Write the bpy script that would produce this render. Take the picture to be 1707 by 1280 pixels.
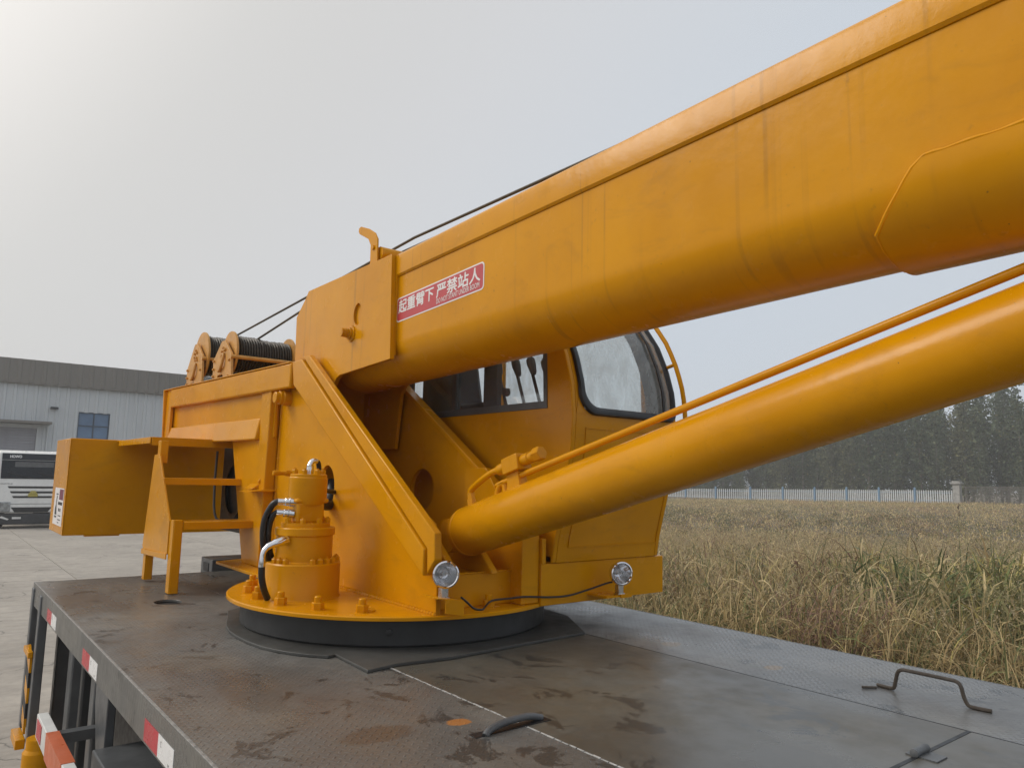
import bpy, bmesh, math, random
import numpy as np
from mathutils import Vector, Matrix, geometry
rad = math.radians
sc = bpy.context.scene
for o in list(bpy.data.objects):
    bpy.data.objects.remove(o)
col = sc.collection
random.seed(7)
rng = np.random.default_rng(7)

# ------------------------------------------------------------------ camera
EYE = Vector((0, 0, 2.45))
def cam_axes(head, pitch, roll):
    f = Vector((math.sin(head)*math.cos(pitch), math.cos(head)*math.cos(pitch), math.sin(pitch)))
    r = Vector((math.cos(head), -math.sin(head), 0)); u = r.cross(f)
    c, s = math.cos(roll), math.sin(roll)
    return c*r + s*u, -s*r + c*u, f
cr, cu, cf = cam_axes(rad(38.349), rad(7.2146), rad(1.2372))
cd = bpy.data.cameras.new('camera'); camo = bpy.data.objects.new('camera', cd); col.objects.link(camo)
cd.sensor_width = 36; cd.lens = 36*1231.84/1707; cd.clip_end = 3000; cd.clip_start = .05
m = Matrix((cr, cu, -cf)).transposed().to_4x4(); m.translation = EYE
camo.matrix_world = m; sc.camera = camo

# ------------------------------------------------------------------ light
SUN_AZ, SUN_EL = rad(-50), rad(40)          # azimuth from +Y towards +X
sun_dir = Vector((math.sin(SUN_AZ)*math.cos(SUN_EL), math.cos(SUN_AZ)*math.cos(SUN_EL), math.sin(SUN_EL)))
w = bpy.data.worlds.new('World'); sc.world = w; w.use_nodes = True
nt = w.node_tree; nt.nodes.clear()
def N(nt, t, **k):
    n = nt.nodes.new(t)
    for a, b in k.items(): setattr(n, a, b)
    return n
out = N(nt, 'ShaderNodeOutputWorld'); bg = N(nt, 'ShaderNodeBackground'); bg.inputs[1].default_value = 0.1
sky = N(nt, 'ShaderNodeTexSky', sky_type='NISHITA'); sky.sun_disc = False
sky.sun_elevation = SUN_EL; sky.sun_rotation = SUN_AZ; sky.dust_density = 6; sky.air_density = 1.0
geo = N(nt, 'ShaderNodeTexCoord')
dot = N(nt, 'ShaderNodeVectorMath', operation='DOT_PRODUCT'); dot.inputs[1].default_value = sun_dir
nt.links.new(geo.outputs['Generated'], dot.inputs[0])
ramp = N(nt, 'ShaderNodeValToRGB'); nt.links.new(dot.outputs['Value'], ramp.inputs[0])
e = ramp.color_ramp.elements                 # a thin overcast veil: whiter round the hidden sun, bluer away from it
stops = ((0, (.64, .70, .775)), (.13, (.662, .714, .776)), (.37, (.724, .729, .745)), (.59, (.695, .69, .67)), (.73, (.97, .94, .90)), (.9, (1.5, 1.42, 1.32)), (1, (1.8, 1.7, 1.55)))
ramp.color_ramp.interpolation = 'B_SPLINE'
while len(e) < len(stops): e.new(.5)
for q, (p, c_) in zip(e, stops): q.position = p; q.color = (*c_, 1)
sc10 = N(nt, 'ShaderNodeVectorMath', operation='SCALE'); sc10.inputs['Scale'].default_value = 9.6
nt.links.new(ramp.outputs[0], sc10.inputs[0])
mix = N(nt, 'ShaderNodeMix', data_type='RGBA'); mix.inputs[0].default_value = 0.95
nt.links.new(sky.outputs[0], mix.inputs[6]); nt.links.new(sc10.outputs[0], mix.inputs[7])
nt.links.new(mix.outputs[2], bg.inputs[0]); nt.links.new(bg.outputs[0], out.inputs[0])
sl = bpy.data.lights.new('sun', 'SUN'); so = bpy.data.objects.new('sun', sl); col.objects.link(so)
sl.energy = 1.5; sl.angle = rad(24); sl.color = (1, .95, .87)
so.rotation_euler = sun_dir.to_track_quat('Z', 'Y').to_euler()
sc.view_settings.view_transform = 'Standard'; sc.view_settings.look = 'None'
sc.view_settings.exposure = 0.0; sc.view_settings.gamma = 1
sc.view_settings.use_curve_mapping = False
sc.render.engine = 'CYCLES'
sc.cycles.use_denoising = True
sc.cycles.max_bounces = 8; sc.cycles.transparent_max_bounces = 16; sc.cycles.volume_bounces = 1

# ------------------------------------------------------------------ materials
class Mat:
    """small node-building helper"""
    def __init__(s, name):
        s.m = bpy.data.materials.new(name); s.m.use_nodes = True
        s.t = s.m.node_tree; s.b = s.t.nodes['Principled BSDF']; s.o = s.t.nodes['Material Output']
        s.tc = s.t.nodes.new('ShaderNodeTexCoord')
    def n(s, t, **k): return N(s.t, t, **k)
    def l(s, a, b): s.t.links.new(a, b)
    def coords(s, scale=(1, 1, 1), loc=(0, 0, 0), rot=(0, 0, 0)):
        mp = s.n('ShaderNodeMapping'); mp.inputs['Scale'].default_value = scale
        mp.inputs['Location'].default_value = loc; mp.inputs['Rotation'].default_value = rot
        s.l(s.tc.outputs['Object'], mp.inputs[0]); return mp.outputs[0]
    def noise(s, scale, detail=4, rough=.55, vec=None, dist=0):
        t = s.n('ShaderNodeTexNoise'); t.inputs['Scale'].default_value = scale
        t.inputs['Detail'].default_value = detail; t.inputs['Roughness'].default_value = rough
        t.inputs['Distortion'].default_value = dist
        s.l(vec if vec is not None else s.tc.outputs['Object'], t.inputs['Vector']); return t.outputs['Fac']
    def ramp(s, fac, stops):
        r = s.n('ShaderNodeValToRGB'); el = r.color_ramp.elements
        while len(el) < len(stops): el.new(.5)
        for q, (p, c) in zip(el, stops):
            q.position = p; q.color = (c, c, c, 1) if isinstance(c, (int, float)) else (*c, 1)
        s.l(fac, r.inputs[0]); return r.outputs[0]
    def mix(s, fac, a, b, blend='MIX'):
        x = s.n('ShaderNodeMix', data_type='RGBA', blend_type=blend)
        for i, v in ((0, fac), (6, a), (7, b)):
            if hasattr(v, 'is_linked'): s.l(v, x.inputs[i])
            elif i == 0: x.inputs[0].default_value = v
            else: x.inputs[i].default_value = (*v, 1)
        return x.outputs[2]
    def math(s, op, a, b=0.0, c=None):
        x = s.n('ShaderNodeMath', operation=op)
        for i, v in enumerate((a, b) if c is None else (a, b, c)):
            if hasattr(v, 'is_linked'): s.l(v, x.inputs[i])
            else: x.inputs[i].default_value = v
        return x.outputs[0]
    def set(s, **k):
        for a, v in k.items():
            i = s.b.inputs[a.replace('_', ' ')]
            if hasattr(v, 'is_linked'): s.l(v, i)
            else: i.default_value = (*v, 1) if isinstance(v, tuple) and len(v) == 3 else v
        return s
    def bump(s, h, strength=.2, dist=.01, normal=None):
        b = s.n('ShaderNodeBump'); b.inputs['Strength'].default_value = strength; b.inputs['Distance'].default_value = dist
        s.l(h, b.inputs['Height'])
        if normal is not None: s.l(normal, b.inputs['Normal'])
        s.l(b.outputs[0], s.b.inputs['Normal']); return b.outputs[0]

def simple(name, colr, rough=.5, metal=0, var=.12, scale=8, bump=0, bscale=60, bdist=.004, spec=.5):
    M = Mat(name); f = M.noise(scale, 5)
    lo = tuple(c*(1-var) for c in colr); hi = tuple(min(1, c*(1+var)) for c in colr)
    M.set(Base_Color=M.ramp(f, [(.3, lo), (.7, hi)]), Metallic=metal)
    r = M.ramp(M.noise(scale*2.3, 4), [(.3, max(.05, rough-.08)), (.7, min(1, rough+.08))]); M.set(Roughness=r)
    M.b.inputs['Specular IOR Level'].default_value = spec
    if bump: M.bump(M.noise(bscale, 3), bump, bdist)
    return M.m

YC = (.645, .276, .0005)
def yellow(name, streaks=False, base=YC):
    M = Mat(name)
    f = M.noise(2.2, 6, .6); c = M.ramp(f, [(.3, (base[0]*.9, base[1]*.87, base[2])), (.7, (base[0]*1.06, base[1]*1.08, base[2]*1.2))])
    g = M.noise(26, 6, .65)                               # grime: small scattered dull specks, rubbed smears and chips
    c = M.mix(M.ramp(g, [(.64, 0.0), (.78, .42)]), c, (.20, .10, .025))
    rb = M.noise(3.2, 7, .7, M.coords((1, 1, 2.4), (4.2, 1, 7)), .6)
    c = M.mix(M.ramp(rb, [(.54, 0.0), (.74, .28)]), c, (.27, .125, .018))
    cp = M.noise(75, 3, .6, M.coords((1, 1, 1), (9, 3, 1))); c = M.mix(M.ramp(cp, [(.735, 0.0), (.75, .75)]), c, (.075, .045, .025))
    d = M.noise(5, 6, .7, M.coords((1, 1, .25)))          # thin dust film
    c = M.mix(M.ramp(d, [(.5, 0.0), (.9, .10)]), c, (.42, .27, .10))
    if streaks:
        s1 = M.noise(1.0, 2, .4, M.coords((3, 34, .22)))
        s2 = M.noise(1.0, 3, .6, M.coords((2, 5, 2.2)))
        k = M.math('MULTIPLY', M.ramp(s1, [(.62, 0.0), (.70, 1.0)]), M.ramp(s2, [(.42, 0.0), (.64, .30)]))
        c = M.mix(k, c, (.20, .095, .02))
    M.set(Base_Color=c, Roughness=M.ramp(M.noise(7, 5), [(.3, .16), (.7, .30)]))
    M.b.inputs['Specular IOR Level'].default_value = .2
    b1 = M.bump(M.noise(210, 2), .10, .0012)
    b2 = M.bump(M.noise(26, 4, .6), .16, .004, b1)
    M.bump(M.noise(6, 3), .22, .008, b2)
    return M.m
Y_ = yellow('yellow_paint'); YB = yellow('yellow_boom_paint', True)
YW = simple('yellow_winch_paint', (.56, .28, .06), .45, var=.15, scale=14)

def deck_material(name, tread=True, basec=(.138, .136, .129)):
    M = Mat(name)
    pos = M.tc.outputs['Object']
    big = M.noise(1.3, 6, .62); c = M.ramp(big, [(.3, tuple(v*.72 for v in basec)), (.5, basec), (.72, (basec[0]*1.45, basec[1]*1.38, basec[2]*1.25))])
    fine = M.noise(38, 6, .7); c = M.mix(M.ramp(fine, [(.35, .3), (.65, 0.0)]), c, (.05, .048, .045))
    mud = M.noise(2.6, 7, .68, M.coords((1, 1, 1), (3.1, 1.7, 0))); c = M.mix(M.ramp(mud, [(.5, 0.0), (.72, .5)]), c, (.160, .152, .132))
    wet = M.noise(4.6, 9, .72, M.coords((1.2, .9, 1), (7.7, 2.2, 0)), .5)
    wf = M.ramp(wet, [(.575, 0.0), (.598, 1.0)]); c = M.mix(M.math('MULTIPLY', wf, .74), c, (.024, .026, .026))
    chalk = M.noise(7.5, 9, .78, M.coords((1, .6, 1), (1.2, 8, 0))); c = M.mix(M.ramp(chalk, [(.66, 0.0), (.70, .75)]), c, (.40, .40, .39))
    # separate oil, rust and scuff marks lying on the plates
    sep = M.n('ShaderNodeSeparateXYZ'); M.l(pos, sep.inputs[0])
    wob = M.noise(22, 5, .7)
    for (px, py, rx, ry, colr, a) in ((1.464, 2.093, .045, .035, (.42, .17, .045), .95), (1.19, 2.14, .13, .075, (.075, .050, .034), .55),
                                      (3.011, 1.912, .05, .04, (.30, .19, .08), .8), (2.997, 2.466, .06, .05, (.24, .15, .06), .8),
                                      (1.0, 3.35, .16, .2, (.15, .135, .105), .35), (1.02, 2.8, .1, .3, (.045, .042, .037), .35)):
        dx = M.math('DIVIDE', M.math('SUBTRACT', sep.outputs[0], px-2.13), rx); dy = M.math('DIVIDE', M.math('SUBTRACT', sep.outputs[1], py-3.0), ry)
        r2 = M.math('ADD', M.math('MULTIPLY', dx, dx), M.math('MULTIPLY', dy, dy))
        r2 = M.math('ADD', r2, M.math('MULTIPLY', M.math('SUBTRACT', wob, .5), 1.7))
        c = M.mix(M.ramp(r2, [(.7, a), (1.0, 0.0)]), c, colr)
    rough = M.mix(wf, M.ramp(M.noise(9, 5), [(.3, .36), (.7, .55)]), (.36, .36, .36))
    damp = M.ramp(M.noise(.9, 5, .6, M.coords((1, .7, 1), (2, 5, 0))), [(.42, 0.0), (.58, 1.0)])
    c = M.mix(M.math('MULTIPLY', damp, .30), c, (.048, .050, .050)); rough = M.mix(damp, rough, (.24, .24, .24), 'DARKEN')
    M.set(Base_Color=c, Roughness=rough)
    M.b.inputs['Specular IOR Level'].default_value = .6
    nrm = M.bump(M.noise(60, 4), .12, .002)
    if tread:
        p = .034
        u = M.math('DIVIDE', M.math('ADD', sep.outputs[0], sep.outputs[1]), p); v = M.math('DIVIDE', M.math('SUBTRACT', M.math('ADD', sep.outputs[0], sep.outputs[2]), sep.outputs[1]), p)
        fu = M.math('SUBTRACT', M.math('FRACT', u), .5); fv = M.math('SUBTRACT', M.math('FRACT', v), .5)
        par = M.math('MODULO', M.math('ADD', M.math('ADD', M.math('FLOOR', u), M.math('FLOOR', v)), 4000), 2.0)
        par = M.math('GREATER_THAN', par, .5)
        A = M.math('ADD', M.math('POWER', M.math('DIVIDE', fu, .47), 2), M.math('POWER', M.math('DIVIDE', fv, .17), 2))
        B = M.math('ADD', M.math('POWER', M.math('DIVIDE', fv, .47), 2), M.math('POWER', M.math('DIVIDE', fu, .17), 2))
        E_ = M.math('ADD', M.math('MULTIPLY', A, par), M.math('MULTIPLY', B, M.math('SUBTRACT', 1.0, par)))
        h = M.math('MULTIPLY', M.ramp(E_, [(.2, 1.0), (1.0, 0.0)]), M.ramp(M.noise(1.9, 6, .7, M.coords((1, 1, 1), (6, 2, 0))), [(.36, .08), (.66, 1.0)]))
        M.bump(h, .7, .0030, nrm)
    return M.m
DECK = deck_material('tread_plate'); DECKS = deck_material('plain_deck_plate', False, (.098, .090, .072))
COLLAR = simple('collar_plate_paint', (.060, .060, .056), .5, var=.25, scale=5)
RING = simple('slew_ring_steel', (.028, .029, .030), .5, var=.2, scale=6)
SEAM = simple('pale_seam_weld', (.48, .48, .47), .5, .1, .3, 60)
WORN = simple('worn_bare_edge', (.26, .255, .245), .5, .3, .35, 40)
GREY = simple('grey_frame_paint', (.10, .105, .11), .4, var=.2, scale=6, bump=.1)
DARK = simple('dark_underbody', (.012, .013, .015), .45, var=.3)
RUBBER = simple('black_rubber', (.014, .014, .016), .42, var=.2)
HOSE = simple('black_hose', (.012, .012, .013), .35)
DECKR = deck_material('sky_sheen_tread_plate', True, (.185, .185, .182))  # grazing sky sheen on the right strip put into a lighter base colour
ROPE = simple('greased_wire_rope', (.060, .045, .022), .45, metal=.3, var=.3, scale=40, bump=.4, bscale=260)
DRUM = simple('wound_rope', (.050, .040, .029), .38, metal=.25, var=.35, scale=30, bump=.3, bscale=240)
CHROME = simple('chrome', (.75, .75, .76), .12, 1, .05)
STEEL = simple('zinc_steel', (.55, .55, .54), .3, 1, .1, 20)
RUSTBAR = simple('brown_painted_bar', (.085, .068, .052), .45, var=.3, scale=20, bump=.2)
RED = simple('red_vinyl', (.50, .055, .06), .4, var=.08); WHITE = simple('white_vinyl', (.78, .75, .74), .4, var=.04)
REDT = simple('red_reflector', (.50, .03, .045), .3, var=.1); WHT = simple('white_reflector', (.80, .80, .80), .3, var=.05)
BLACKINK = simple('black_print', (.03, .03, .03), .5)
ORANGE = simple('orange_reflector', (.55, .13, .05), .35, var=.1); SILVER = simple('silver_paint', (.66, .66, .64), .4, var=.1)
PURPLE = simple('dark_red_print', (.16, .03, .06), .5)
BEIGE = simple('cab_sill', (.20, .13, .085), .5)
CABIN = simple('cabin_plastic', (.030, .030, .032), .5); BLIND = simple('grey_cab_blind', (.085, .09, .085), .6, var=.3)
def glass(name, tint, film, filmc, rough=.05):
    M = Mat(name); t = M.t; t.nodes.remove(M.b)
    tr = M.n('ShaderNodeBsdfTransparent'); tr.inputs[0].default_value = (*tint, 1)
    gl = M.n('ShaderNodeBsdfGlossy'); gl.inputs['Roughness'].default_value = rough; gl.inputs[0].default_value = (.9, .9, .9, 1)
    di = M.n('ShaderNodeBsdfTranslucent'); di.inputs[0].default_value = (*filmc, 1)
    d2 = M.n('ShaderNodeBsdfDiffuse'); d2.inputs[0].default_value = (*filmc, 1)
    ad = M.n('ShaderNodeMixShader'); ad.inputs[0].default_value = .45; M.l(di.outputs[0], ad.inputs[1]); M.l(d2.outputs[0], ad.inputs[2])
    lw = M.n('ShaderNodeLayerWeight'); lw.inputs[0].default_value = .5
    fr = M.math('ADD', M.math('MULTIPLY', M.math('POWER', lw.outputs['Facing'], 4.0), .8), .045)
    smear = M.noise(5, 7, .7, M.coords((1, 1, .5)), 1.2)
    fm = M.ramp(smear, [(.35, max(0, film-.18)), (.7, min(1, film+.16))])
    m1 = M.n('ShaderNodeMixShader'); M.l(fm, m1.inputs[0]); M.l(tr.outputs[0], m1.inputs[1]); M.l(ad.outputs[0], m1.inputs[2])
    m2 = M.n('ShaderNodeMixShader'); M.l(fr, m2.inputs[0]); M.l(m1.outputs[0], m2.inputs[1]); M.l(gl.outputs[0], m2.inputs[2])
    M.l(m2.outputs[0], M.o.inputs[0]); return M.m
G_FRONT = glass('dusty_film_glass', (.93, .96, .94), .34, (.80, .84, .82)); G_SIDE = glass('dull_side_glass', (.93, .95, .95), .06, (.5, .5, .5))
G_FAR = glass('far_cab_glass', (.96, .97, .97), .12, (.8, .82, .8))
G_LAMP = glass('lamp_lens', (.97, .97, .98), .0, (.8, .8, .8))

def concrete():
    M = Mat('yard_concrete'); f = M.noise(.35, 7, .6); c = M.ramp(f, [(.3, (.31, .275, .235)), (.7, (.45, .405, .35))])
    g = M.noise(6, 8, .7); c = M.mix(M.ramp(g, [(.3, .45), (.6, 0.0)]), c, (.2, .19, .175))
    v = M.n('ShaderNodeTexVoronoi', feature='DISTANCE_TO_EDGE'); v.inputs['Scale'].default_value = .42
    wv = M.n('ShaderNodeVectorMath', operation='ADD'); nn = M.n('ShaderNodeTexNoise'); nn.inputs['Scale'].default_value = 1.1; nn.inputs['Detail'].default_value = 6
    M.l(M.tc.outputs['Object'], nn.inputs['Vector']); M.l(M.tc.outputs['Object'], wv.inputs[0]); M.l(nn.outputs['Color'], wv.inputs[1]); M.l(wv.outputs[0], v.inputs['Vector'])
    crack = M.ramp(v.outputs['Distance'], [(.0, 1.0), (.006, 0.0)])
    c = M.mix(M.math('MULTIPLY', crack, M.ramp(M.noise(.5, 3), [(.38, 0.0), (.52, .9)])), c, (.1, .095, .085))
    st = M.noise(1.2, 7, .65, M.coords((1, 2.4, 1))); c = M.mix(M.ramp(st, [(.48, 0.0), (.70, .55)]), c, (.185, .165, .14))
    M.set(Base_Color=c, Roughness=.85); M.bump(M.noise(30, 6, .7), .4, .01); return M.m
CONC = concrete()
DIRT = simple('field_soil', (.13, .105, .07), .95, var=.35, scale=.6, bump=.5, bscale=5, bdist=.05)
def clad(name, colr):
    M = Mat(name); f = M.noise(.25, 5); c = M.ramp(f, [(.3, tuple(v*.93 for v in colr)), (.7, colr)])
    s = M.noise(1, 4, .6, M.coords((3, 3, .12))); c = M.mix(M.ramp(s, [(.5, 0.0), (.8, .35)]), c, tuple(v*.6 for v in colr))
    M.set(Base_Color=c, Roughness=.45); return M.m
WALL = clad('pale_cladding', (.56, .585, .60)); FASC = clad('taupe_fascia', (.20, .185, .165)); DOORM = clad('roller_door_paint', (.33, .33, .36))
FRAME_B = simple('blue_grey_frame', (.05, .075, .11), .4); PANE = simple('blue_window_glass', (.10, .17, .28), .08, var=.3, scale=.6)
TRUCKW = simple('white_truck_paint', (.74, .74, .72), .3, var=.05, scale=2); BUMP_ = simple('black_bumper', (.03, .032, .036), .5, var=.3)
WSCR = simple('truck_windscreen', (.016, .020, .026), .25, var=.2, spec=.15); HEADER = simple('truck_header', (.022, .026, .034), .4, spec=.2)
GOLD = simple('gold_emblem', (.42, .36, .09), .35, .4); TYRE = simple('tyre_rubber', (.02, .02, .02), .7)
LAMPG = simple('truck_headlamp', (.30, .32, .33), .15, .5, .4, 9)
FENW = simple('white_picket', (.62, .64, .65), .6, var=.1, scale=1); FENB = simple('blue_post', (.16, .27, .40), .6, var=.15)
STONE = simple('stone_pillar', (.34, .33, .31), .85, var=.25, scale=4, bump=.5, bscale=12, bdist=.03)
WIRE = simple('brown_mesh_fence', (.16, .145, .125), .8, var=.3, scale=2)
BARK = simple('poplar_bark', (.14, .125, .105), .9, var=.3, scale=5)

def attr_mat(name, rough=.7, trans=.25):
    M = Mat(name); a = M.n('ShaderNodeAttribute'); a.attribute_name = 'tint'
    t = M.t; M.l(a.outputs['Color'], M.b.inputs['Base Color']); M.b.inputs['Roughness'].default_value = rough
    M.b.inputs['Specular IOR Level'].default_value = .25
    tr = M.n('ShaderNodeBsdfTranslucent'); M.l(a.outputs['Color'], tr.inputs[0])
    ms = M.n('ShaderNodeMixShader'); ms.inputs[0].default_value = trans
    M.l(M.b.outputs[0], ms.inputs[1]); M.l(tr.outputs[0], ms.inputs[2]); M.l(ms.outputs[0], M.o.inputs[0]); return M.m
GRASS = attr_mat('dry_grass'); LEAF = attr_mat('poplar_leaves', .6, .2)

# ------------------------------------------------------------------ mesh helpers
class MB:
    def __init__(s): s.v = []; s.f = []
    def add(s, vs, fs):
        o = len(s.v); s.v += [tuple(p) for p in vs]; s.f += [tuple(i+o for i in f) for f in fs]; return s
    def box(s, x0, x1, y0, y1, z0, z1):
        return s.add([(x0,y0,z0),(x1,y0,z0),(x1,y1,z0),(x0,y1,z0),(x0,y0,z1),(x1,y0,z1),(x1,y1,z1),(x0,y1,z1)],
                     [(0,3,2,1),(4,5,6,7),(0,1,5,4),(1,2,6,5),(2,3,7,6),(3,0,4,7)])
    def hexa(s, b, t):               # 4 bottom points, 4 top points
        return s.add(list(b)+list(t), [(0,3,2,1),(4,5,6,7),(0,1,5,4),(1,2,6,5),(2,3,7,6),(3,0,4,7)])
    def prism(s, poly, a, b, axis='x', holes=()):
        put = {'x': lambda p, h: (h, p[0], p[1]), 'y': lambda p, h: (p[0], h, p[1]), 'z': lambda p, h: (p[0], p[1], h)}[axis]
        loops = [list(poly)] + [list(h) for h in holes]; flat = [p for l in loops for p in l]; n = len(flat)
        vs = [put(p, a) for p in flat] + [put(p, b) for p in flat]; fs = []
        if holes:
            tris = geometry.tessellate_polygon([[Vector((p[0], p[1], 0)) for p in l] for l in loops])
            fs += [tuple(t) for t in tris] + [tuple(i+n for i in reversed(t)) for t in tris]
        else: fs += [tuple(range(n)), tuple(range(2*n-1, n-1, -1))]
        o = 0
        for l in loops:
            k = len(l)
            fs += [(o+i, o+(i+1) % k, n+o+(i+1) % k, n+o+i) for i in range(k)]; o += k
        return s.add(vs, fs)
    def tube(s, pts, r, n=12, smooth=0, caps=True):
        P = [Vector(p) for p in pts]
        if smooth:
            Q = []
            for i in range(len(P)-1):
                p0, p1, p2, p3 = P[max(i-1, 0)], P[i], P[i+1], P[min(i+2, len(P)-1)]
                for k in range(smooth):
                    t = k/smooth
                    Q.append(.5*((2*p1)+(p2-p0)*t+(2*p0-5*p1+4*p2-p3)*t*t+(3*p1-p0-3*p2+p3)*t**3))
            P = Q+[P[-1]]
        R = r if isinstance(r, (list, tuple)) else [r]*len(P)
        if len(R) != len(P): R = [R[min(len(R)-1, int(i*len(R)/len(P)))] for i in range(len(P))]
        up = Vector((0, 0, 1)); vs = []; fs = []; prev = None
        for i, p in enumerate(P):
            d = (P[min(i+1, len(P)-1)]-P[max(i-1, 0)]).normalized()
            a = prev if prev is not None else (up if abs(d.z) < .95 else Vector((1, 0, 0)))
            a = (a-d*a.dot(d)).normalized(); b = d.cross(a); prev = a
            vs += [p+(a*math.cos(2*math.pi*k/n)+b*math.sin(2*math.pi*k/n))*R[i] for k in range(n)]
        for i in range(len(P)-1):
            fs += [(i*n+k, i*n+(k+1) % n, (i+1)*n+(k+1) % n, (i+1)*n+k) for k in range(n)]
        if caps: fs += [tuple(range(n-1, -1, -1)), tuple(range((len(P)-1)*n, len(P)*n))]
        return s.add(vs, fs)
    def lathe(s, prof, o=(0, 0, 0), axis=(0, 0, 1), n=24, caps=True, ph=0):
        ax = Vector(axis).normalized(); a = (Vector((1, 0, 0)) if abs(ax.x) < .9 else Vector((0, 1, 0))); a = (a-ax*a.dot(ax)).normalized(); b = ax.cross(a); o = Vector(o)
        vs = []; fs = []
        for (r, h) in prof:
            vs += [o+ax*h+(a*math.cos(ph+2*math.pi*k/n)+b*math.sin(ph+2*math.pi*k/n))*r for k in range(n)]
        for i in range(len(prof)-1): fs += [(i*n+k, i*n+(k+1) % n, (i+1)*n+(k+1) % n, (i+1)*n+k) for k in range(n)]
        if caps: fs += [tuple(range(n-1, -1, -1)), tuple(range((len(prof)-1)*n, len(prof)*n))]
        return s.add(vs, fs)
    def mesh(s, name, off=(0, 0, 0), angle=32):
        me = bpy.data.meshes.new(name); o = Vector(off)
        me.from_pydata([Vector(p)-o for p in s.v], [], s.f)
        bm = bmesh.new(); bm.from_mesh(me); bmesh.ops.recalc_face_normals(bm, faces=bm.faces); bm.to_mesh(me); bm.free()
        me.polygons.foreach_set('use_smooth', [True]*len(me.polygons)); me.set_sharp_from_angle(angle=rad(angle)); return me
OFF = {}
def thing(name, label, cat, loc=(0, 0, 0), group=None, kind=None):
    o = bpy.data.objects.new(name, None); col.objects.link(o); o.location = loc; OFF[o] = Vector(loc); o.empty_display_size = .2
    if label: o['label'] = label
    if cat: o['category'] = cat
    if group: o['group'] = group
    if kind: o['kind'] = kind
    return o
def part(name, mb, mat, parent, bevel=0, label=None, kind=None, angle=32):
    """mb in world coordinates -> one mesh object under its parent"""
    me = mb.mesh(name, OFF[parent], angle); me.materials.append(mat)
    o = bpy.data.objects.new(name, me); col.objects.link(o); o.parent = parent; OFF[o] = OFF[parent]
    if bevel:
        b = o.modifiers.new('bevel', 'BEVEL'); b.width = bevel; b.segments = 2; b.limit_method = 'ANGLE'; b.angle_limit = rad(40); b.harden_normals = False
    if label: o['label'] = label
    if kind: o['kind'] = kind
    return o
def copies(name, me, parent, places, rots=None):
    for i, p in enumerate(places):
        o = bpy.data.objects.new(name, me); col.objects.link(o); o.parent = parent; o.location = Vector(p)-OFF[parent]; OFF[o] = Vector(p)
        if rots is not None: o.rotation_euler = rots[i]
def local(mb, mat, name):
    me = mb.mesh(name); me.materials.append(mat); return me
def circle(cx, cz, rx, rz=None, n=24, a0=0):
    rz = rz or rx
    return [(cx+rx*math.cos(a0+2*math.pi*i/n), cz+rz*math.sin(a0+2*math.pi*i/n)) for i in range(n)]
def rrect(x0, x1, z0, z1, r, n=5):
    o = []
    for cx, cz, a in ((x1-r, z1-r, 0), (x0+r, z1-r, 90), (x0+r, z0+r, 180), (x1-r, z0+r, 270)):
        o += [(cx+r*math.cos(rad(a+90*i/n)), cz+r*math.sin(rad(a+90*i/n))) for i in range(n+1)]
    return o
def text_mb(body, size, place, bold=0, sx=1, sy=1):
    """flat lettering as filled outlines; place(u, v, d) maps text units to the world, bold lays shifted copies over each other"""
    cu = bpy.data.curves.new('lettering', 'FONT'); cu.body = body; cu.size = size; cu.resolution_u = 3
    to = bpy.data.objects.new('lettering', cu); col.objects.link(to)
    dg = bpy.context.evaluated_depsgraph_get(); me = bpy.data.meshes.new_from_object(to.evaluated_get(dg))
    mb = MB()
    for k, (du, dv) in enumerate(((0, 0), (1, 0), (-1, 0), (0, 1), (0, -1)) if bold else ((0, 0),)):
        mb.add([place(v.co.x*sx+du*bold, v.co.y*sy+dv*bold, k*.00012) for v in me.vertices], [tuple(p.vertices) for p in me.polygons])
    bpy.data.objects.remove(to); bpy.data.meshes.remove(me); return mb
# ------------------------------------------------------------------ the setting
def smooth01(a, b, x):
    t = np.clip((x-a)/(b-a), 0, 1); return t*t*(3-2*t)
def field_z(x, y):
    x = np.asarray(x, float); y = np.asarray(y, float)
    return smooth01(35, 95, x)*np.clip(.36-.0195*(y-38.7), -1.0, .7)
def struct(name, mb, mat, label=None):
    me = mb.mesh(name); me.materials.append(mat); o = bpy.data.objects.new(name, me); col.objects.link(o); o['kind'] = 'structure'; OFF[o] = Vector((0, 0, 0))
    if label: o['label'] = label
    return o
gm = MB()
gm.add([(-420, -420, -.03), (420, -420, -.03), (420, 420, -.03), (-420, 420, -.03)], [(0, 1, 2, 3)])
struct('ground', gm, DIRT, 'bare soil ground under yard and field')
fm = MB(); xs = np.linspace(8, 260, 64); ys = np.linspace(-60, 240, 76)
zz = field_z(xs[:, None]+0*ys[None], ys[None]+0*xs[:, None])
fm.add([(xs[i], ys[j], float(zz[i, j])-.012) for i in range(64) for j in range(76)], [(i*76+j, (i+1)*76+j, (i+1)*76+j+1, i*76+j+1) for i in range(63) for j in range(75) if not (xs[i+1] < 14 and ys[j] > 13)])
struct('field', fm, DIRT, 'soil of the overgrown field beyond the truck')
yard = thing('yard', 'pale cracked concrete yard left of the crane truck', None, kind='structure')
slab = [local(MB().prism([(.008+random.uniform(0, .004), .008), (4.992, .008+random.uniform(0, .004)), (4.992, 5.992), (.008, 5.992)], -.02, 0, 'z'), CONC, 'concrete_slab') for _ in range(1)][0]
pl = []
for i in range(-6, 2):
    for j in range(-5, 5):
        if i == 1 and j < -1: continue
        pl.append((2.96+5*i, 19.5+6*j, random.uniform(-.003, .0)))
for p in pl:
    o = bpy.data.objects.new('concrete_slab', slab); col.objects.link(o); o.parent = yard; o.location = p

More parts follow.
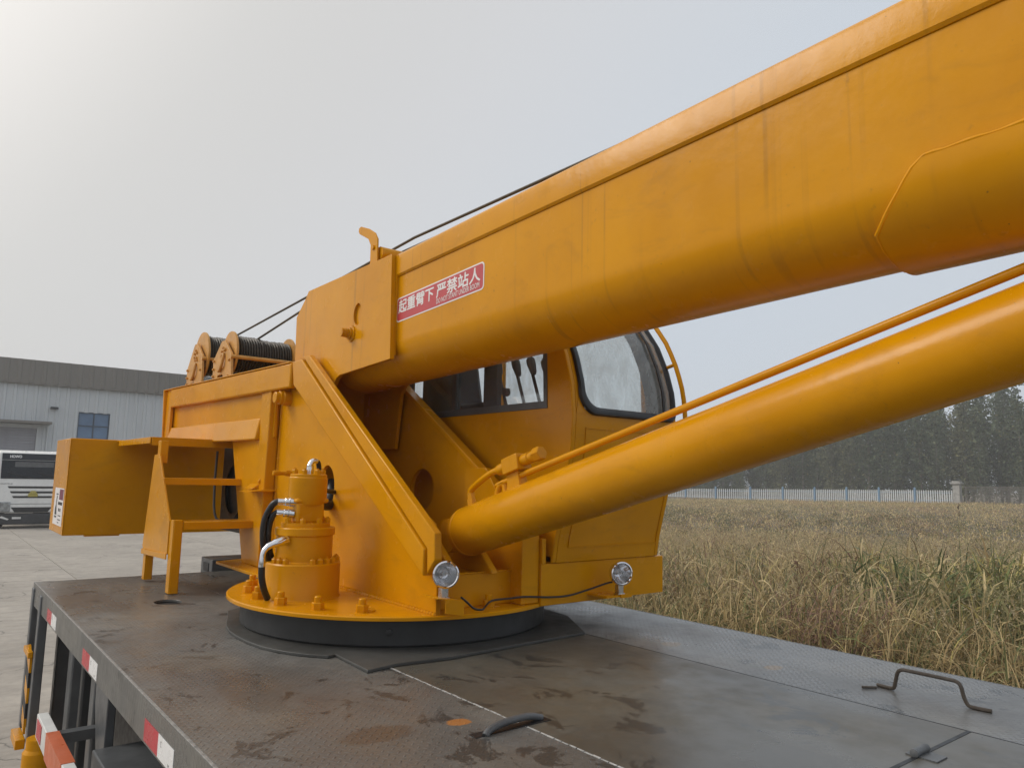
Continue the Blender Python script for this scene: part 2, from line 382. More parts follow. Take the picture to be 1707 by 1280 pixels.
# warehouse ------------------------------------------------------------
wh = thing('warehouse', 'long pale ribbed metal warehouse with taupe roof fascia', 'building', (6, 50, 0))
def corrugated(x0, x1, y, z0, z1, pitch=.5, d=.05, back=.2, xh=()):
    """ribbed sheet facing -Y between x0..x1"""
    prof = []; x = x0
    while x < x1-1e-6:
        for dx, dy in ((0, 0), (pitch*.55, 0), (pitch*.65, -d), (pitch*.9, -d)):
            if x+dx <= x1: prof.append((x+dx, y+dy))
        x += pitch
    prof.append((x1, y)); k = len(prof)
    return MB().add([(p[0], p[1], z0) for p in prof]+[(p[0], p[1], z1) for p in prof], [(i, i+1, k+i+1, k+i) for i in range(k-1)])
WX0, WX1 = -32, 44
# sheets are fitted round the door and window openings
cl = MB()
for (a, b, z0, z1) in ((WX0, -.6, 0, 7.3), (-.6, 5.0, 4.66, 7.3), (5.0, 7.0, 0, 7.3), (7.0, 8.65, 0, 4.2), (7.0, 8.65, 5.72, 7.3), (8.65, WX1, 0, 7.3)):
    q = corrugated(a, b, 50, z0, z1); cl.add(q.v, q.f)
part('cladding', cl, WALL, wh)
part('wall', MB().box(WX0, WX1, 50.25, 74, 0, 8.3), WALL, wh)
part('fascia', corrugated(WX0, WX1, 49.7, 7.23, 8.53, .6, .04), FASC, wh)
part('roof', MB().hexa([(WX0, 49.72, 8.3), (WX1, 49.72, 8.3), (WX1, 62, 8.3), (WX0, 62, 8.3)], [(WX0, 49.72, 8.5), (WX1, 49.72, 8.5), (WX1, 62, 8.52), (WX0, 62, 8.52)]), FASC, wh)
part('soffit', MB().box(WX0, WX1, 49.7, 50.2, 7.14, 7.23), FASC, wh)
part('canopy', MB().box(-1.2, 5.6, 48.9, 49.94, 4.88, 5.02), FASC, wh, .01)
dr = part('roller_door', MB().box(-.6, 5.0, 50.1, 50.14, 0, 4.66), DOORM, wh)
for k in range(31):
    part('slat', MB().prism([(50.1, .15*k), (50.085, .15*k+.02), (50.085, .15*k+.12), (50.1, .15*k+.14)], -.58, 4.98, 'x'), DOORM, dr)
part('door_frame', MB().box(5.0, 5.18, 49.93, 50.1, 0, 4.86).box(-.6, 5.0, 49.93, 50.1, 4.66, 4.86), WALL, wh)
win = part('window', MB().box(6.98, 8.67, 50.0, 50.12, 4.15, 4.22).box(6.98, 8.67, 50.0, 50.12, 5.68, 5.75).box(6.98, 7.05, 50.0, 50.12, 4.22, 5.68).box(8.6, 8.67, 50.0, 50.12, 4.22, 5.68).box(7.79, 7.86, 50.0, 50.12, 4.22, 5.68).box(7.05, 7.79, 50.0, 50.12, 4.92, 4.98).box(7.86, 8.6, 50.0, 50.12, 4.92, 4.98), FRAME_B, wh)
for (a, b) in ((7.05, 7.79), (7.86, 8.6)):
    for (z0, z1) in ((4.22, 4.92), (4.98, 5.68)): part('pane', MB().box(a, b, 50.06, 50.08, z0, z1), PANE, win)
part('wall_lamp', MB().prism([(49.93, 5.80), (49.93, 5.95), (49.78, 5.93), (49.68, 5.80)], 5.55, 5.93, 'x'), BUMP_, wh, .01)
part('downpipe', MB().tube([(5.52, 49.86, 0), (5.52, 49.86, 4.8)], .05, 10), WALL, wh)

# fence of white pickets ----------------------------------------------
pf = thing('picket_fence', 'low white picket fence with blue posts across the field', 'fence', (99, 60, 0))
post_px = [(70.6, 96.4), (65.0, 97.2), (60.1, 97.9), (55.6, 98.6), (51.3, 99.2), (47.2, 99.8), (42.9, 100.4), (38.5, 101.0)]
ext = [(70.6+5.2*k, 96.4-.7*k) for k in range(6, 0, -1)]
posts = ext+post_px
bpost = local(MB().box(-.11, .11, -.11, .11, 0, 1.95).lathe([(.15, 1.95), (.15, 2.02), (.02, 2.12)], n=4, ph=rad(45)), FENB, 'post')
copies('post', bpost, pf, [(x, y, float(field_z(x, y))-.05) for y, x in posts[:-1]])
pk = local(MB().prism([(-.065, .12), (.065, .12), (.065, 1.62), (0, 1.74), (-.065, 1.62)], -.018, .018, 'x'), FENW, 'picket')
pp = []
for (y0, x0), (y1, x1) in zip(posts[:-1], posts[1:]):
    n = 17
    for k in range(1, n):
        t = k/n; X = x0+(x1-x0)*t; Y = y0+(y1-y0)*t; pp.append((X, Y, float(field_z(X, Y))))
    for z in (.45, 1.38):
        za, zb = float(field_z(x0, y0)), float(field_z(x1, y1))
        part('rail', MB().tube([(x0+.04, y0, za+z), (x1+.04, y1, zb+z)], .04, 6), FENB, pf)
copies('picket', pk, pf, pp)
pz = float(field_z(101, 38.2))
sp = thing('stone_pillar', 'weathered stone gate pillar with wide cap at the picket fence end', 'pillar', (101, 38.1, pz))
part('shaft', MB().box(100.6, 101.4, 37.7, 38.5, pz-.3, pz+2.45), STONE, sp, .03)
part('cap', MB().box(100.42, 101.58, 37.52, 38.68, pz+2.45, pz+2.66).box(100.55, 101.45, 37.65, 38.55, pz+2.66, pz+2.84), STONE, sp, .04)
mf = thing('wire_mesh_fence', 'brown wire mesh fence right of the stone pillar', 'fence', (101, 30, 0))
mp = local(MB().tube([(0, 0, -.2), (0, 0, 2.2)], .05, 8), WIRE, 'post')
copies('post', mp, mf, [(101, y, float(field_z(101, y))) for y in np.arange(37.2, 8, -3.4)])
for z in (.15, 1.1, 2.15): part('rail', MB().tube([(101, 37.4, pz+z), (101, 8, float(field_z(101, 8))+z)], .03, 6), WIRE, mf)
net = MB()
for k in range(0, 190):
    for s in (1, -1):
        y = 37.2-k*.16; za = float(field_z(101, y))
        y2 = y-2.0*s
        if 8 < y2 < 37.3: net.tube([(101, y, za+.15), (101, y2, za+2.15)], .016, 3, caps=False)
part('mesh', net, WIRE, mf, kind='stuff')

# poplars ----------------------------------------------------------------
def np_mesh(name, V, F, tint, mat, smooth=False):
    """quads only"""
    me = bpy.data.meshes.new(name); me.vertices.add(len(V)); me.vertices.foreach_set('co', V.astype(np.float32).ravel())
    me.loops.add(F.size); me.loops.foreach_set('vertex_index', F.astype(np.int32).ravel())
    me.polygons.add(len(F)); me.polygons.foreach_set('loop_start', np.arange(0, F.size, F.shape[1], dtype=np.int32))
    me.update(calc_edges=True)
    a = me.attributes.new('tint', 'FLOAT_COLOR', 'POINT'); c = np.ones((len(V), 4), np.float32); c[:, :3] = tint; a.data.foreach_set('color', c.ravel())
    me.materials.append(mat); me.validate(); return me
def leaf_quads(P, size, tint, flat=.5):
    n = len(P); d = rng.normal(size=(n, 3)); d /= np.linalg.norm(d, axis=1)[:, None]
    e = np.cross(d, rng.normal(size=(n, 3))); e /= np.linalg.norm(e, axis=1)[:, None]
    s = size[:, None]; V = np.stack([P-d*s, P+e*s*flat, P+d*s, P-e*s*flat], 1).reshape(-1, 3)
    return V, np.arange(4*n).reshape(n, 4), np.repeat(tint, 4, 0)
def poplar(H, wid, seed, kind):
    r = np.random.default_rng(seed); pts = []; br = MB()
    br.tube([(0, 0, -.3), (.05, .03, H*.3), (-.04, .06, H*.65), (.03, 0, H*.97)], [.17, .13, .08, .02], 7)
    nb = 66; tone = []
    for i in range(nb):
        t = .05+.93*(i+r.random())/nb; a = r.random()*6.283
        L = H*(.19*max(.30, math.sin(math.pi*min(1, t*.80+.18)))**.7)*wid*(.45+.8*r.random()); el = rad(r.uniform(38, 74))
        p0 = np.array([0, 0, t*H*.93]); d = np.array([math.cos(a)*math.cos(el), math.sin(a)*math.cos(el), math.sin(el)])
        if i % 5 == 0: br.tube([p0, p0+d*L*.8], [.035, .008], 4, caps=False)
        k = int((30+22*r.random())*(1 if t < .78 else .55)); s = r.random(k)**.7
        q = p0+d*L*s[:, None]+r.normal(size=(k, 3))*np.array([.34, .34, .40])*(.45+.5*wid)*(1 if t < .8 else .5)
        pts.append(q); tone.append(np.full(k, r.normal(1, .24)))
    P = np.concatenate(pts); n = len(P)
    shade = (r.normal(1, .13, n)*np.concatenate(tone)).clip(.35, 2.0)
    base = {0: (.080, .104, .056), 1: (.108, .134, .078), 2: (.135, .142, .076)}[kind]
    T = np.array(base)[None]*shade[:, None]; yl = r.random(n) < .06; T[yl] = np.array([.17, .16, .07])*shade[yl, None]
    V, F, C = leaf_quads(P, r.uniform(.12, .27, n), T, .6)
    tm = br.mesh('trunk'); tm.materials.append(BARK)
    return tm, np_mesh('crown', V, F, C, LEAF)
kinds = [poplar(17.6, 1.15, 11, 0), poplar(16.2, 1.45, 12, 0), poplar(18.6, 1.0, 13, 1), poplar(15.0, 1.55, 14, 1), poplar(13.2, 1.6, 15, 2)]
rr = random.Random(5)
tl = ['tall narrow dark green poplar in the hazy row behind the fences', 'broad dark green poplar in the hazy row behind the fences', 'tall slender pale green poplar in the hazy row behind the fences',
      'pale green bushy poplar in the hazy row behind the fences', 'short yellowing poplar in the hazy row behind the fences']
for row, (X0, step) in enumerate(((112, 3.2), (117, 3.2), (122.5, 3.3), (129, 3.4), (137, 3.6))):
    y = -6.0
    while y < 150:
        k = rr.choice([0, 0, 1, 1, 2, 2, 3, 4] if row else [0, 1, 3, 3, 4, 4, 1, 2]); s = rr.uniform(.86, 1.1)*(1 if y < 75 else .86)
        X, Yy = X0+rr.uniform(-1, 1), y+rr.uniform(-.8, .8); a = rr.uniform(0, 6.28)
        t = thing('poplar_tree', tl[k], 'tree', (X, Yy, float(field_z(X, Yy))-.2), group='poplars in the row behind the fences: '+['tall dark', 'broad dark', 'slender pale', 'bushy pale', 'short yellowing'][k])
        t.scale = (s, s, s*rr.uniform(.93, 1.07)); t.rotation_euler = (0, 0, a)
        for nme, me in zip(('trunk', 'crown'), kinds[k]):
            o = bpy.data.objects.new(nme, me); col.objects.link(o); o.parent = t
        y += step*rr.uniform(.8, 1.2)

# dry grass --------------------------------------------------------------
def pnoise(x, y, s, seed):
    r = np.random.default_rng(seed); v = 0
    for k in range(5):
        a, b, p = r.normal(size=2), r.normal(size=2), r.random(2)*6.28
        f = s*(1.0+.75*k)
        v = v+np.sin((x*a[0]+y*a[1])*f+p[0])*np.sin((x*b[0]+y*b[1])*f+p[1])/(1+.35*k)
    return v/1.8
def blades(d0, d1, per, wmul, hmul, segs, az0=40, az1=88, xmin=8.0, lmul=1.0):
    area = rad(az1-az0)*.5*(d1*d1-d0*d0); n = int(area*per)
    d = np.sqrt(rng.uniform(d0*d0, d1*d1, n)); a = np.radians(rng.uniform(az0, az1, n)); X = d*np.sin(a); Yv = d*np.cos(a)
    ok = (X > xmin) & (X < 99.5) & ~((X < 14) & (Yv > 12.8)); X = X[ok]; Yv = Yv[ok]; n = len(X)
    patch = pnoise(X, Yv, .25, 3); fine = pnoise(X, Yv, 1.1, 9)
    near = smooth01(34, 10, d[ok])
    H = (.36+.62*near+.30*patch*(.35+.65*near)+.20*fine)*hmul*rng.uniform(.6, 1.2, n); H = H.clip(.12, 1.9)
    # green reed patch in front of the right half
    gx = np.exp(-(((X-14.5)/4.5)**2+((Yv-4.4)/3.2)**2)); gp = (gx+.55*smooth01(.15, .8, pnoise(X, Yv, .33, 21))*near)
    H = H*(1+.45*gx)
    z0 = rng.random(n)**1.3*H*.72; zb = field_z(X, Yv)-.012
    L = H*rng.uniform(.18, .62, n)*lmul; az = rng.random(n)*6.283; lean = np.radians(np.abs(rng.normal(34, 24, n)).clip(2, 88)); curl = rng.uniform(.1, 2.0, n)*np.where(rng.random(n) < .15, 1.6, 1)
    W = wmul*rng.uniform(.4, 1.15, n)*(.0075+.0125*gp)
    pts = [np.stack([X, Yv, zb+z0], 1)]; el = np.pi/2-lean
    for s in range(segs):
        e2 = el-curl*s/segs*1.3
        stp = np.stack([np.cos(az)*np.cos(e2), np.sin(az)*np.cos(e2), np.sin(e2)], 1)*(L/segs)[:, None]
        pts.append(pts[-1]+stp)
    side = np.stack([-np.sin(az+rng.normal(0, .9, n)), np.cos(az), rng.normal(0, .35, n)], 1); side /= np.linalg.norm(side, axis=1)[:, None]
    V = np.empty((n, (segs+1)*2, 3))
    for s, p in enumerate(pts):
        wd = (W*(1-(s/segs)**1.6*.9))[:, None]; V[:, 2*s] = p-side*wd; V[:, 2*s+1] = p+side*wd
    k = (segs+1)*2; base = (np.arange(n)*k)[:, None]
    F = np.concatenate([base+np.array([2*s, 2*s+1, 2*s+3, 2*s+2])[None] for s in range(segs)], 0)
    u = rng.random(n); T = np.empty((n, 3)); T[:] = (.40, .30, .145)
    T[u < .34] = (.50, .39, .205); T[(u > .34) & (u < .52)] = (.27, .19, .09); T[(u > .52) & (u < .62)] = (.43, .32, .16); T[(u > .62) & (u < .76)] = (.18, .19, .08)
    grn = rng.random(n) < gp*.50+.05; T[grn] = np.where(rng.random((grn.sum(), 1)) < .45, np.array([[.155, .175, .065]]), np.array([[.10, .125, .052]]))
    ylw = rng.random(n) < gp*.16; T[ylw] = (.44, .37, .13)
    red = (patch+fine*.5 > .6) & (rng.random(n) < .5); T[red] = (.25, .155, .11)
    broad = pnoise(X, Yv, .085, 31)
    br_ = (broad < -.3) & (rng.random(n) < .5); T[br_] = (.21, .19, .085)
    bp = (broad > .5) & (rng.random(n) < .45); T[bp] = (.36, .245, .15)
    dull = (patch < -.35) & (rng.random(n) < .55); T[dull] = (.17, .165, .085)
    pale = (fine > .45) & (rng.random(n) < .45); T[pale] = (.54, .43, .24)
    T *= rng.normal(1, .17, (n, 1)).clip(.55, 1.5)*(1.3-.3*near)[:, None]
    return V.reshape(-1, 3), F, np.repeat(T, k, 0)
def stuff_mesh(name, label, chunks, mat):
    V = []; F = []; T = []; o = 0
    for v, f, t in chunks: V.append(v); F.append(f+o); T.append(t); o += len(v)
    me = np_mesh(name, np.concatenate(V), np.concatenate(F), np.concatenate(T), mat); ob = bpy.data.objects.new(name, me); col.objects.link(ob)
    ob['label'] = label; ob['category'] = 'grass'; ob['kind'] = 'stuff'; return ob
def seedheads(d0, d1, n, az0=44, az1=84):
    d = np.sqrt(rng.uniform(d0*d0, d1*d1, n)); a = np.radians(rng.uniform(az0, az1, n)); X = d*np.sin(a); Yv = d*np.cos(a); ok = X > 8.3; X = X[ok]; Yv = Yv[ok]; n = len(X)
    top = np.stack([X, Yv, (.62+.35*smooth01(34, 10, d[ok]))*rng.uniform(.75, 1.25, n)], 1); lean = rng.normal(0, .06, (n, 2)); P = []
    for k in range(7):
        q = top.copy(); q[:, 2] -= k*.022; q[:, :2] += lean*(1-k*.13)+rng.normal(0, .008, (n, 2)); P.append(q)
    P = np.concatenate(P); c = np.array([.42, .34, .22])*rng.normal(1, .15, (len(P), 1)).clip(.6, 1.4)
    return leaf_quads(P, rng.uniform(.012, .028, len(P)), c, .3)
def weeds(d0, d1, n, m, k):
    """bushy weed clumps: small leaves gathered in uneven mounds"""
    d = np.sqrt(rng.uniform(d0*d0, d1*d1, n)); a = np.radians(rng.uniform(44, 84, n)); V = []; F = []; C = []; o = 0
    for dd, aa in zip(d, a):
        x, y = dd*math.sin(aa), dd*math.cos(aa)
        if x < 8.4 or (x < 14 and y > 12.5): continue
        r = rng.uniform(.22, .6)*k; h = rng.uniform(.45, 1.0)*(1.1 if dd < 20 else .75)
        q = rng.normal(size=(m, 3)); q /= np.linalg.norm(q, axis=1)[:, None]; q *= rng.random((m, 1))**.4; q[:, 2] = np.abs(q[:, 2])
        P = np.stack([x+q[:, 0]*r, y+q[:, 1]*r, float(field_z(x, y))+.1+q[:, 2]*h*(1-.35*np.hypot(q[:, 0], q[:, 1]))], 1)
        base = np.array([(.17, .165, .07), (.20, .15, .085), (.12, .135, .055), (.26, .205, .11), (.15, .11, .07)][rng.integers(5)])
        v, f, c = leaf_quads(P, rng.uniform(.018, .05, m)*k, base*rng.normal(1, .25, (m, 1)).clip(.5, 1.7), .32); V.append(v); F.append(f+o); C.append(c); o += len(v)
    return np.concatenate(V), np.concatenate(F), np.concatenate(C)
stuff_mesh('dry_grass', 'dense straw coloured grass and weeds covering the whole field',
           [blades(8, 17, 900, .95, 1.0, 4), blades(17, 38, 210, 1.6, 1.0, 3), blades(38, 108, 34, 3.2, 1.0, 2, 42, 86), seedheads(8, 30, 9000), weeds(8.5, 20, 380, 170, 1.0), weeds(20, 60, 420, 60, 1.5)], GRASS)

# tall single reeds standing out of the grass -----------------------------
def reed(x, y, h, lab, n, seed, plume):
    r = random.Random(seed); t = thing('reed', lab, 'plant', (x, y, 0), group=None)
    st = [(x, y, -.02), (x+.01, y+.01, h*.5), (x+.03*r.uniform(-1, 1), y+.02, h)]
    part('stem', MB().tube(st, [.007, .006, .003], 6, 3), REEDM, t)
    lf = MB()
    for k in range(n):
        z = h*(.35+.6*k/n); a = r.uniform(0, 6.28) if k % 2 else r.choice((2.3, 5.4))+r.uniform(-.5, .5); L = r.uniform(.28, .5)
        d = Vector((math.cos(a), math.sin(a), 0)); s = Vector((-d.y, d.x, .25)); p = Vector((x, y, z)); vs = []
        for q in range(6):
            u = q/5; c_ = p+d*L*u*.95+Vector((0, 0, L*(.38*u-.62*u*u))); w_ = .013*math.sin(math.pi*(.12+.86*u))
            vs += [c_-s*w_, c_+s*w_]
        lf.add(vs, [(2*q, 2*q+1, 2*q+3, 2*q+2) for q in range(5)])
    part('foliage', lf, REEDM, t)
    if plume:
        pm = MB()
        for k in range(26):
            z = h+.22*r.random()-.04; a = r.uniform(0, 6.28); d = Vector((math.cos(a)*.03, math.sin(a)*.03, .05)); p = Vector((x, y, z)); s = Vector((-d.y, d.x, 0))*.16
            pm.add([p, p+d*.6+s, p+d, p+d*.6-s], [(0, 1, 2, 3)])
        part('plume', pm, PLUMEM, t)
REEDM = simple('reed_green', (.115, .14, .06), .6, var=.35, scale=6); PLUMEM = simple('reed_plume', (.13, .10, .075), .8, var=.3, scale=20)
for i, (x, y, h, lab, n, pl_) in enumerate((
    (12.6, 6.55, 1.78, 'tall reed with level drooping leaves, left of the dark plumed one', 7, False),
    (13.4, 5.05, 1.98, 'tallest reed with a dark seed plume above the field', 6, True),
    (12.2, 6.0, 1.5, 'short reed with wide leaves low in the dry grass', 8, False),
    (14.6, 5.0, 1.8, 'slim green reed just right of the dark plumed reed', 7, False),
    (15.0, 3.9, 1.75, 'green reed leaning in the leafy clump at the right', 8, False),
    (13.9, 3.1, 2.05, 'tall leafy reed nearest the right edge of the field', 9, True),
    (11.6, 7.6, 1.35, 'small reed at the left edge of the reed clump', 6, False))):
    reed(x, y, h, lab, n, 40+i, pl_)
# hazy air ------------------------------------------------------------------
hz = MB().box(-440, 440, -440, 440, -1.1, 24)
HM = bpy.data.materials.new('air_haze'); HM.use_nodes = True; HT = HM.node_tree; HT.nodes.remove(HT.nodes['Principled BSDF'])
pv = HT.nodes.new('ShaderNodeVolumePrincipled'); pv.inputs['Density'].default_value = .0013; pv.inputs['Color'].default_value = (.93, .95, .97, 1)
HT.links.new(pv.outputs[0], HT.nodes['Material Output'].inputs['Volume'])
hme = hz.mesh('haze'); hme.materials.append(HM); ho = bpy.data.objects.new('haze', hme); col.objects.link(ho)
ho['kind'] = 'stuff'; ho['label'] = 'thin grey autumn haze over the whole yard and field'; ho['category'] = 'haze'
# ------------------------------------------------------------------ parked white truck
wt = thing('parked_truck', 'white lorry cab parked nose on before the warehouse', 'truck', (3.69, 36, 0))
TX0, TX1, TY = 2.44, 4.94, 36.0
cabp = [(TY+.02, .62), (TY, 1.95), (TY+.28, 3.02), (TY+.55, 3.12), (TY+1.95, 3.12), (TY+1.95, .62)]
part('cab', MB().prism(cabp, TX0, TX1, 'x'), TRUCKW, wt, .05)
def tface(z):                       # front face of the cab at height z
    return TY+.02-(z-.62)*.015 if z < 1.95 else TY+(z-1.95)*.28/1.07
def tpanel(name, x0, x1, z0, z1, mat, dx=0, proud=.03, par=None, bev=.01):
    y0, y1 = tface(z0)-proud, tface(z1)-proud
    return part(name, MB().hexa([(x0+dx, y0, z0), (x1-dx, y0, z0), (x1-dx, y0+.06, z0), (x0+dx, y0+.06, z0)], [(x0, y1, z1), (x1, y1, z1), (x1, y1+.06, z1), (x0, y1+.06, z1)]), mat, par or wt, bev)
ws = tpanel('windscreen', TX0+.10, TX1-.10, 1.98, 2.72, WSCR)
part('cab_rear_window', MB().box(TX0+.55, TX1-.6, tface(2.5)-.042, tface(2.5)-.034, 2.38, 2.66), GREY, ws)
for x0, x1, a in ((2.75, 3.55, .10), (3.75, 4.6, .12)):
    part('wiper', MB().tube([(x0, tface(2.1+a)-.06, 2.12+a), (x1, tface(2.02)-.06, 2.03)], .012, 6), RUBBER, ws)
tpanel('header_panel', TX0+.10, TX1-.10, 2.74, 3.0, HEADER)
part('header_lettering', text_mb('HOWO', .15, lambda u, v, d: (2.80+u, tface(2.80+v)-.036-d, 2.82+v), .004, sx=.8), WHT, wt)
part('side_lettering', text_mb('SINOTRUK', .075, lambda u, v, d: (2.55+u, tface(1.76)-.012, 1.75+v), .0, sx=1.15), GREY, wt)
for z, a in ((1.64, .0), (1.44, .09), (1.25, .18)): tpanel('grille_slot', 2.80+a, 4.58-a, z-.042, z+.042, DARK, .06, .012)
tpanel('lower_grille', 2.98, 4.40, .64, .84, DARK, .14, .012)
tpanel('trim_line', 2.85, 4.6, .965, .985, GREY, 0, .01)
part('emblem', MB().prism([(3.52, 1.26), (3.86, 1.26), (3.86, 1.36), (3.76, 1.50), (3.62, 1.50), (3.52, 1.36)], TY-.05, TY-.01, 'y').prism([(3.56, 1.38), (3.69, 1.38), (3.64, 1.48)], TY-.07, TY-.05, 'y').prism([(3.69, 1.38), (3.82, 1.38), (3.74, 1.48)], TY-.07, TY-.05, 'y'), GOLD, wt, .01)
bp = part('bumper', MB().box(TX0-.02, TX1+.02, TY-.08, TY+.5, .16, .58), BUMP_, wt, .04)
part('plate_bracket', MB().box(3.05, 3.35, TY-.1, TY-.08, .38, .46), SILVER, bp)
part('bumper_trim', MB().prism([(2.62, .44), (2.9, .34), (2.95, .38), (2.7, .50)], TY-.1, TY-.08, 'y'), SILVER, bp)
for s in (0, 1):
    x0 = TX0+.02 if not s else TX1-.52
    part('headlight', MB().box(x0, x0+.5, TY-.04, TY+.1, .66, 1.05), LAMPG, wt, .03)
    part('mirror', MB().box(TX0-.32 if not s else TX1+.12, TX0-.12 if not s else TX1+.32, TY-.1, TY+.0, 1.95, 2.75), BUMP_, wt, .03)
def wheel(name, x, y, r, wd, par):
    t = part(name, MB().lathe([(r*.55, -wd/2), (r*.93, -wd/2), (r, -wd*.35), (r, wd*.35), (r*.93, wd/2), (r*.55, wd/2)], (x, y, r), (1, 0, 0), 28), TYRE, par)
    part('rim', MB().lathe([(.05, -wd*.42), (r*.54, -wd*.42), (r*.56, -wd*.5), (r*.56, wd*.5), (r*.54, wd*.42), (.05, wd*.42)], (x, y, r), (1, 0, 0), 20), SILVER, t)
wheel('wheel', TX0+.22, TY+.85, .52, .32, wt); wheel('wheel', TX1-.22, TY+.85, .52, .32, wt)
for y in (5.2, 6.55):
    for x in (TX0+.25, TX1-.25): wheel('wheel', x, TY+y, .52, .4, wt)
part('chassis', MB().box(3.25, 4.13, TY+1.2, TY+7.4, .7, 1.0), DARK, wt)

# ------------------------------------------------------------------ carrier truck with its deck
ct = thing('carrier_truck', 'dark grey flatbed carrier truck under the yellow crane, deck stained and wet', 'truck', (2.13, 3, 0))
DX0, DX1, DY0, DY1, DZ = .712, 3.56, -2.2, 6.25, 1.65
part('chassis', MB().box(1.25, 3.0, DY0+.1, DY1-.12, .75, 1.50), DARK, ct, .01)
part('deck_bearer', MB().box(DX0+.05, DX1-.05, DY0+.02, DY1-.05, 1.50, 1.632), DARK, ct)
hole = circle(1.264, 4.95, .077, .1, 24)
part('deck_plate', MB().prism([(DX0, DY0), (1.618, DY0), (1.618, DY1), (DX0, DY1)], DZ-.016, DZ, 'z', [hole]), DECK, ct, .002)
dp = part('deck_plate', MB().box(1.624, 2.80, 2.93, DY1, DZ-.016, DZ-.001), DECK, ct, .002)
part('deck_plate', MB().box(1.624, 2.80, 1.062, 2.927, DZ-.016, DZ), DECKS, ct, .002, 'smooth plate in front of the slew ring, water stained')
part('hatch_lid', MB().box(1.624, 2.80, DY0, 1.055, DZ-.016, DZ), DECKS, ct, .002)
part('deck_plate', MB().box(2.806, DX1, DY0, DY1, DZ-.016, DZ-.0005), DECKR, ct, .002)
sb = MB()
for k in range(150):
    y = 2.9-k*.0335; sb.box(1.6165+random.uniform(-.002, .002), 1.621+random.uniform(-.0015, .003), y-random.uniform(.026, .0334), y, DZ-.004, DZ+random.uniform(.0004, .0016))
part('weld_bead', sb, SEAM, ct, kind='stuff')
# octagonal collar plate round the slew ring
colr = [(1.311, 3.991), (1.281, 3.85), (1.273, 3.707), (1.276, 3.57), (1.292, 3.44), (1.322, 3.34), (1.362, 3.25), (1.41, 3.175), (1.468, 3.106), (1.508, 3.119), (1.498, 2.796), (1.645, 2.827), (1.909, 2.80), (2.30, 2.83), (2.78, 2.86), (3.02, 3.25), (3.10, 3.8), (3.0, 4.4), (2.6, 4.75), (1.9, 4.75), (1.45, 4.4)]
part('collar_plate', MB().prism(colr, DZ+.001, DZ+.014, 'z'), COLLAR, ct, .002)
# grab handle, slot handle and hinge
hb = part('grab_handle', MB().tube([(3.092, 1.50, 1.657), (3.088, 1.445, 1.657), (3.084, 1.43, 1.664), (3.082, 1.422, 1.69), (3.081, 1.412, 1.725), (3.081, 1.395, 1.737), (3.081, 1.365, 1.7385), (3.079, 1.23, 1.7385), (3.078, 1.20, 1.737), (3.077, 1.185, 1.725), (3.076, 1.176, 1.69), (3.078, 1.165, 1.664), (3.082, 1.15, 1.657), (3.088, 1.09, 1.657)], .0072, 10, 3), RUSTBAR, ct)
part('lock_pin', MB().tube([(3.012, 1.522, 1.655), (3.057, 1.487, 1.655)], .005, 8), RUSTBAR, ct)
slt = part('lift_slot', MB().box(1.42, 1.73, 1.935, 1.975, DZ, DZ+.0015), DARK, ct)
part('lift_bar', MB().tube([(1.455, 1.935, 1.652), (1.475, 1.94, 1.664), (1.53, 1.95, 1.671), (1.60, 1.957, 1.672), (1.66, 1.962, 1.668), (1.71, 1.965, 1.654)], .0115, 12, 4), GREY, slt)
part('seam_gap', MB().box(2.801, 2.8055, DY0, DY1, DZ-.004, DZ+.0004), DARK, ct)
part('seam_gap', MB().box(2.16, 2.80, 1.052, 1.066, DZ-.004, DZ+.0012), DARK, ct)
hg = part('hinge', MB().lathe([(.004, -.045), (.0125, -.042), (.0135, -.03), (.0125, -.028), (.0125, .028), (.0135, .03), (.0125, .042), (.004, .045)], (2.44, 1.062, DZ+.011), (1, 0, 0), 16), GREY, ct)
part('hinge_leaf', MB().box(2.405, 2.475, 1.00, 1.052, DZ+.0005, DZ+.004).box(2.405, 2.475, 1.07, 1.09, DZ+.0005, DZ+.004), GREY, hg)
# side valance with reflective tapes
part('side_valance', MB().box(DX0-.012, DX0-.001, DY0, DY1, 1.505, DZ+.001), DECK, ct, .002)
part('edge_trim', MB().box(DX0-.013, DX0-.003, DY0, DY1, DZ+.001, DZ+.004), WORN, ct, .001)
def tape(y0, y1):
    ym = y0+(y1-y0)*.5
    r = part('reflective_tape', MB().box(DX0-.0135, DX0-.0121, ym, y1, 1.515, 1.588), REDT, ct, label='red half of the reflective tape')
    wv = part('reflective_tape', MB().box(DX0-.0135, DX0-.0121, y0, ym-.001, 1.515, 1.588), WHT, ct, label='white half of the reflective tape')
    mk = text_mb('C', .026, lambda u, v, d: (DX0-.0138, ym-.03-u, 1.556+v)); m2 = text_mb('3M', .014, lambda u, v, d: (DX0-.0138, y0+.06-u, 1.522+v)); mk.add(m2.v, m2.f)
    part('approval_mark', mk, BLACKINK, wv)
for y1 in (5.47, 4.19, 2.915, 1.64, .36): tape(y1-.38, y1)
part('end_valance', MB().box(DX0, DX1, DY1, DY1+.011, 1.505, DZ), DECK, ct, .002)
part('far_valance', MB().box(DX1, DX1+.011, DY0, DY1, 1.505, DZ), DECK, ct, .002)
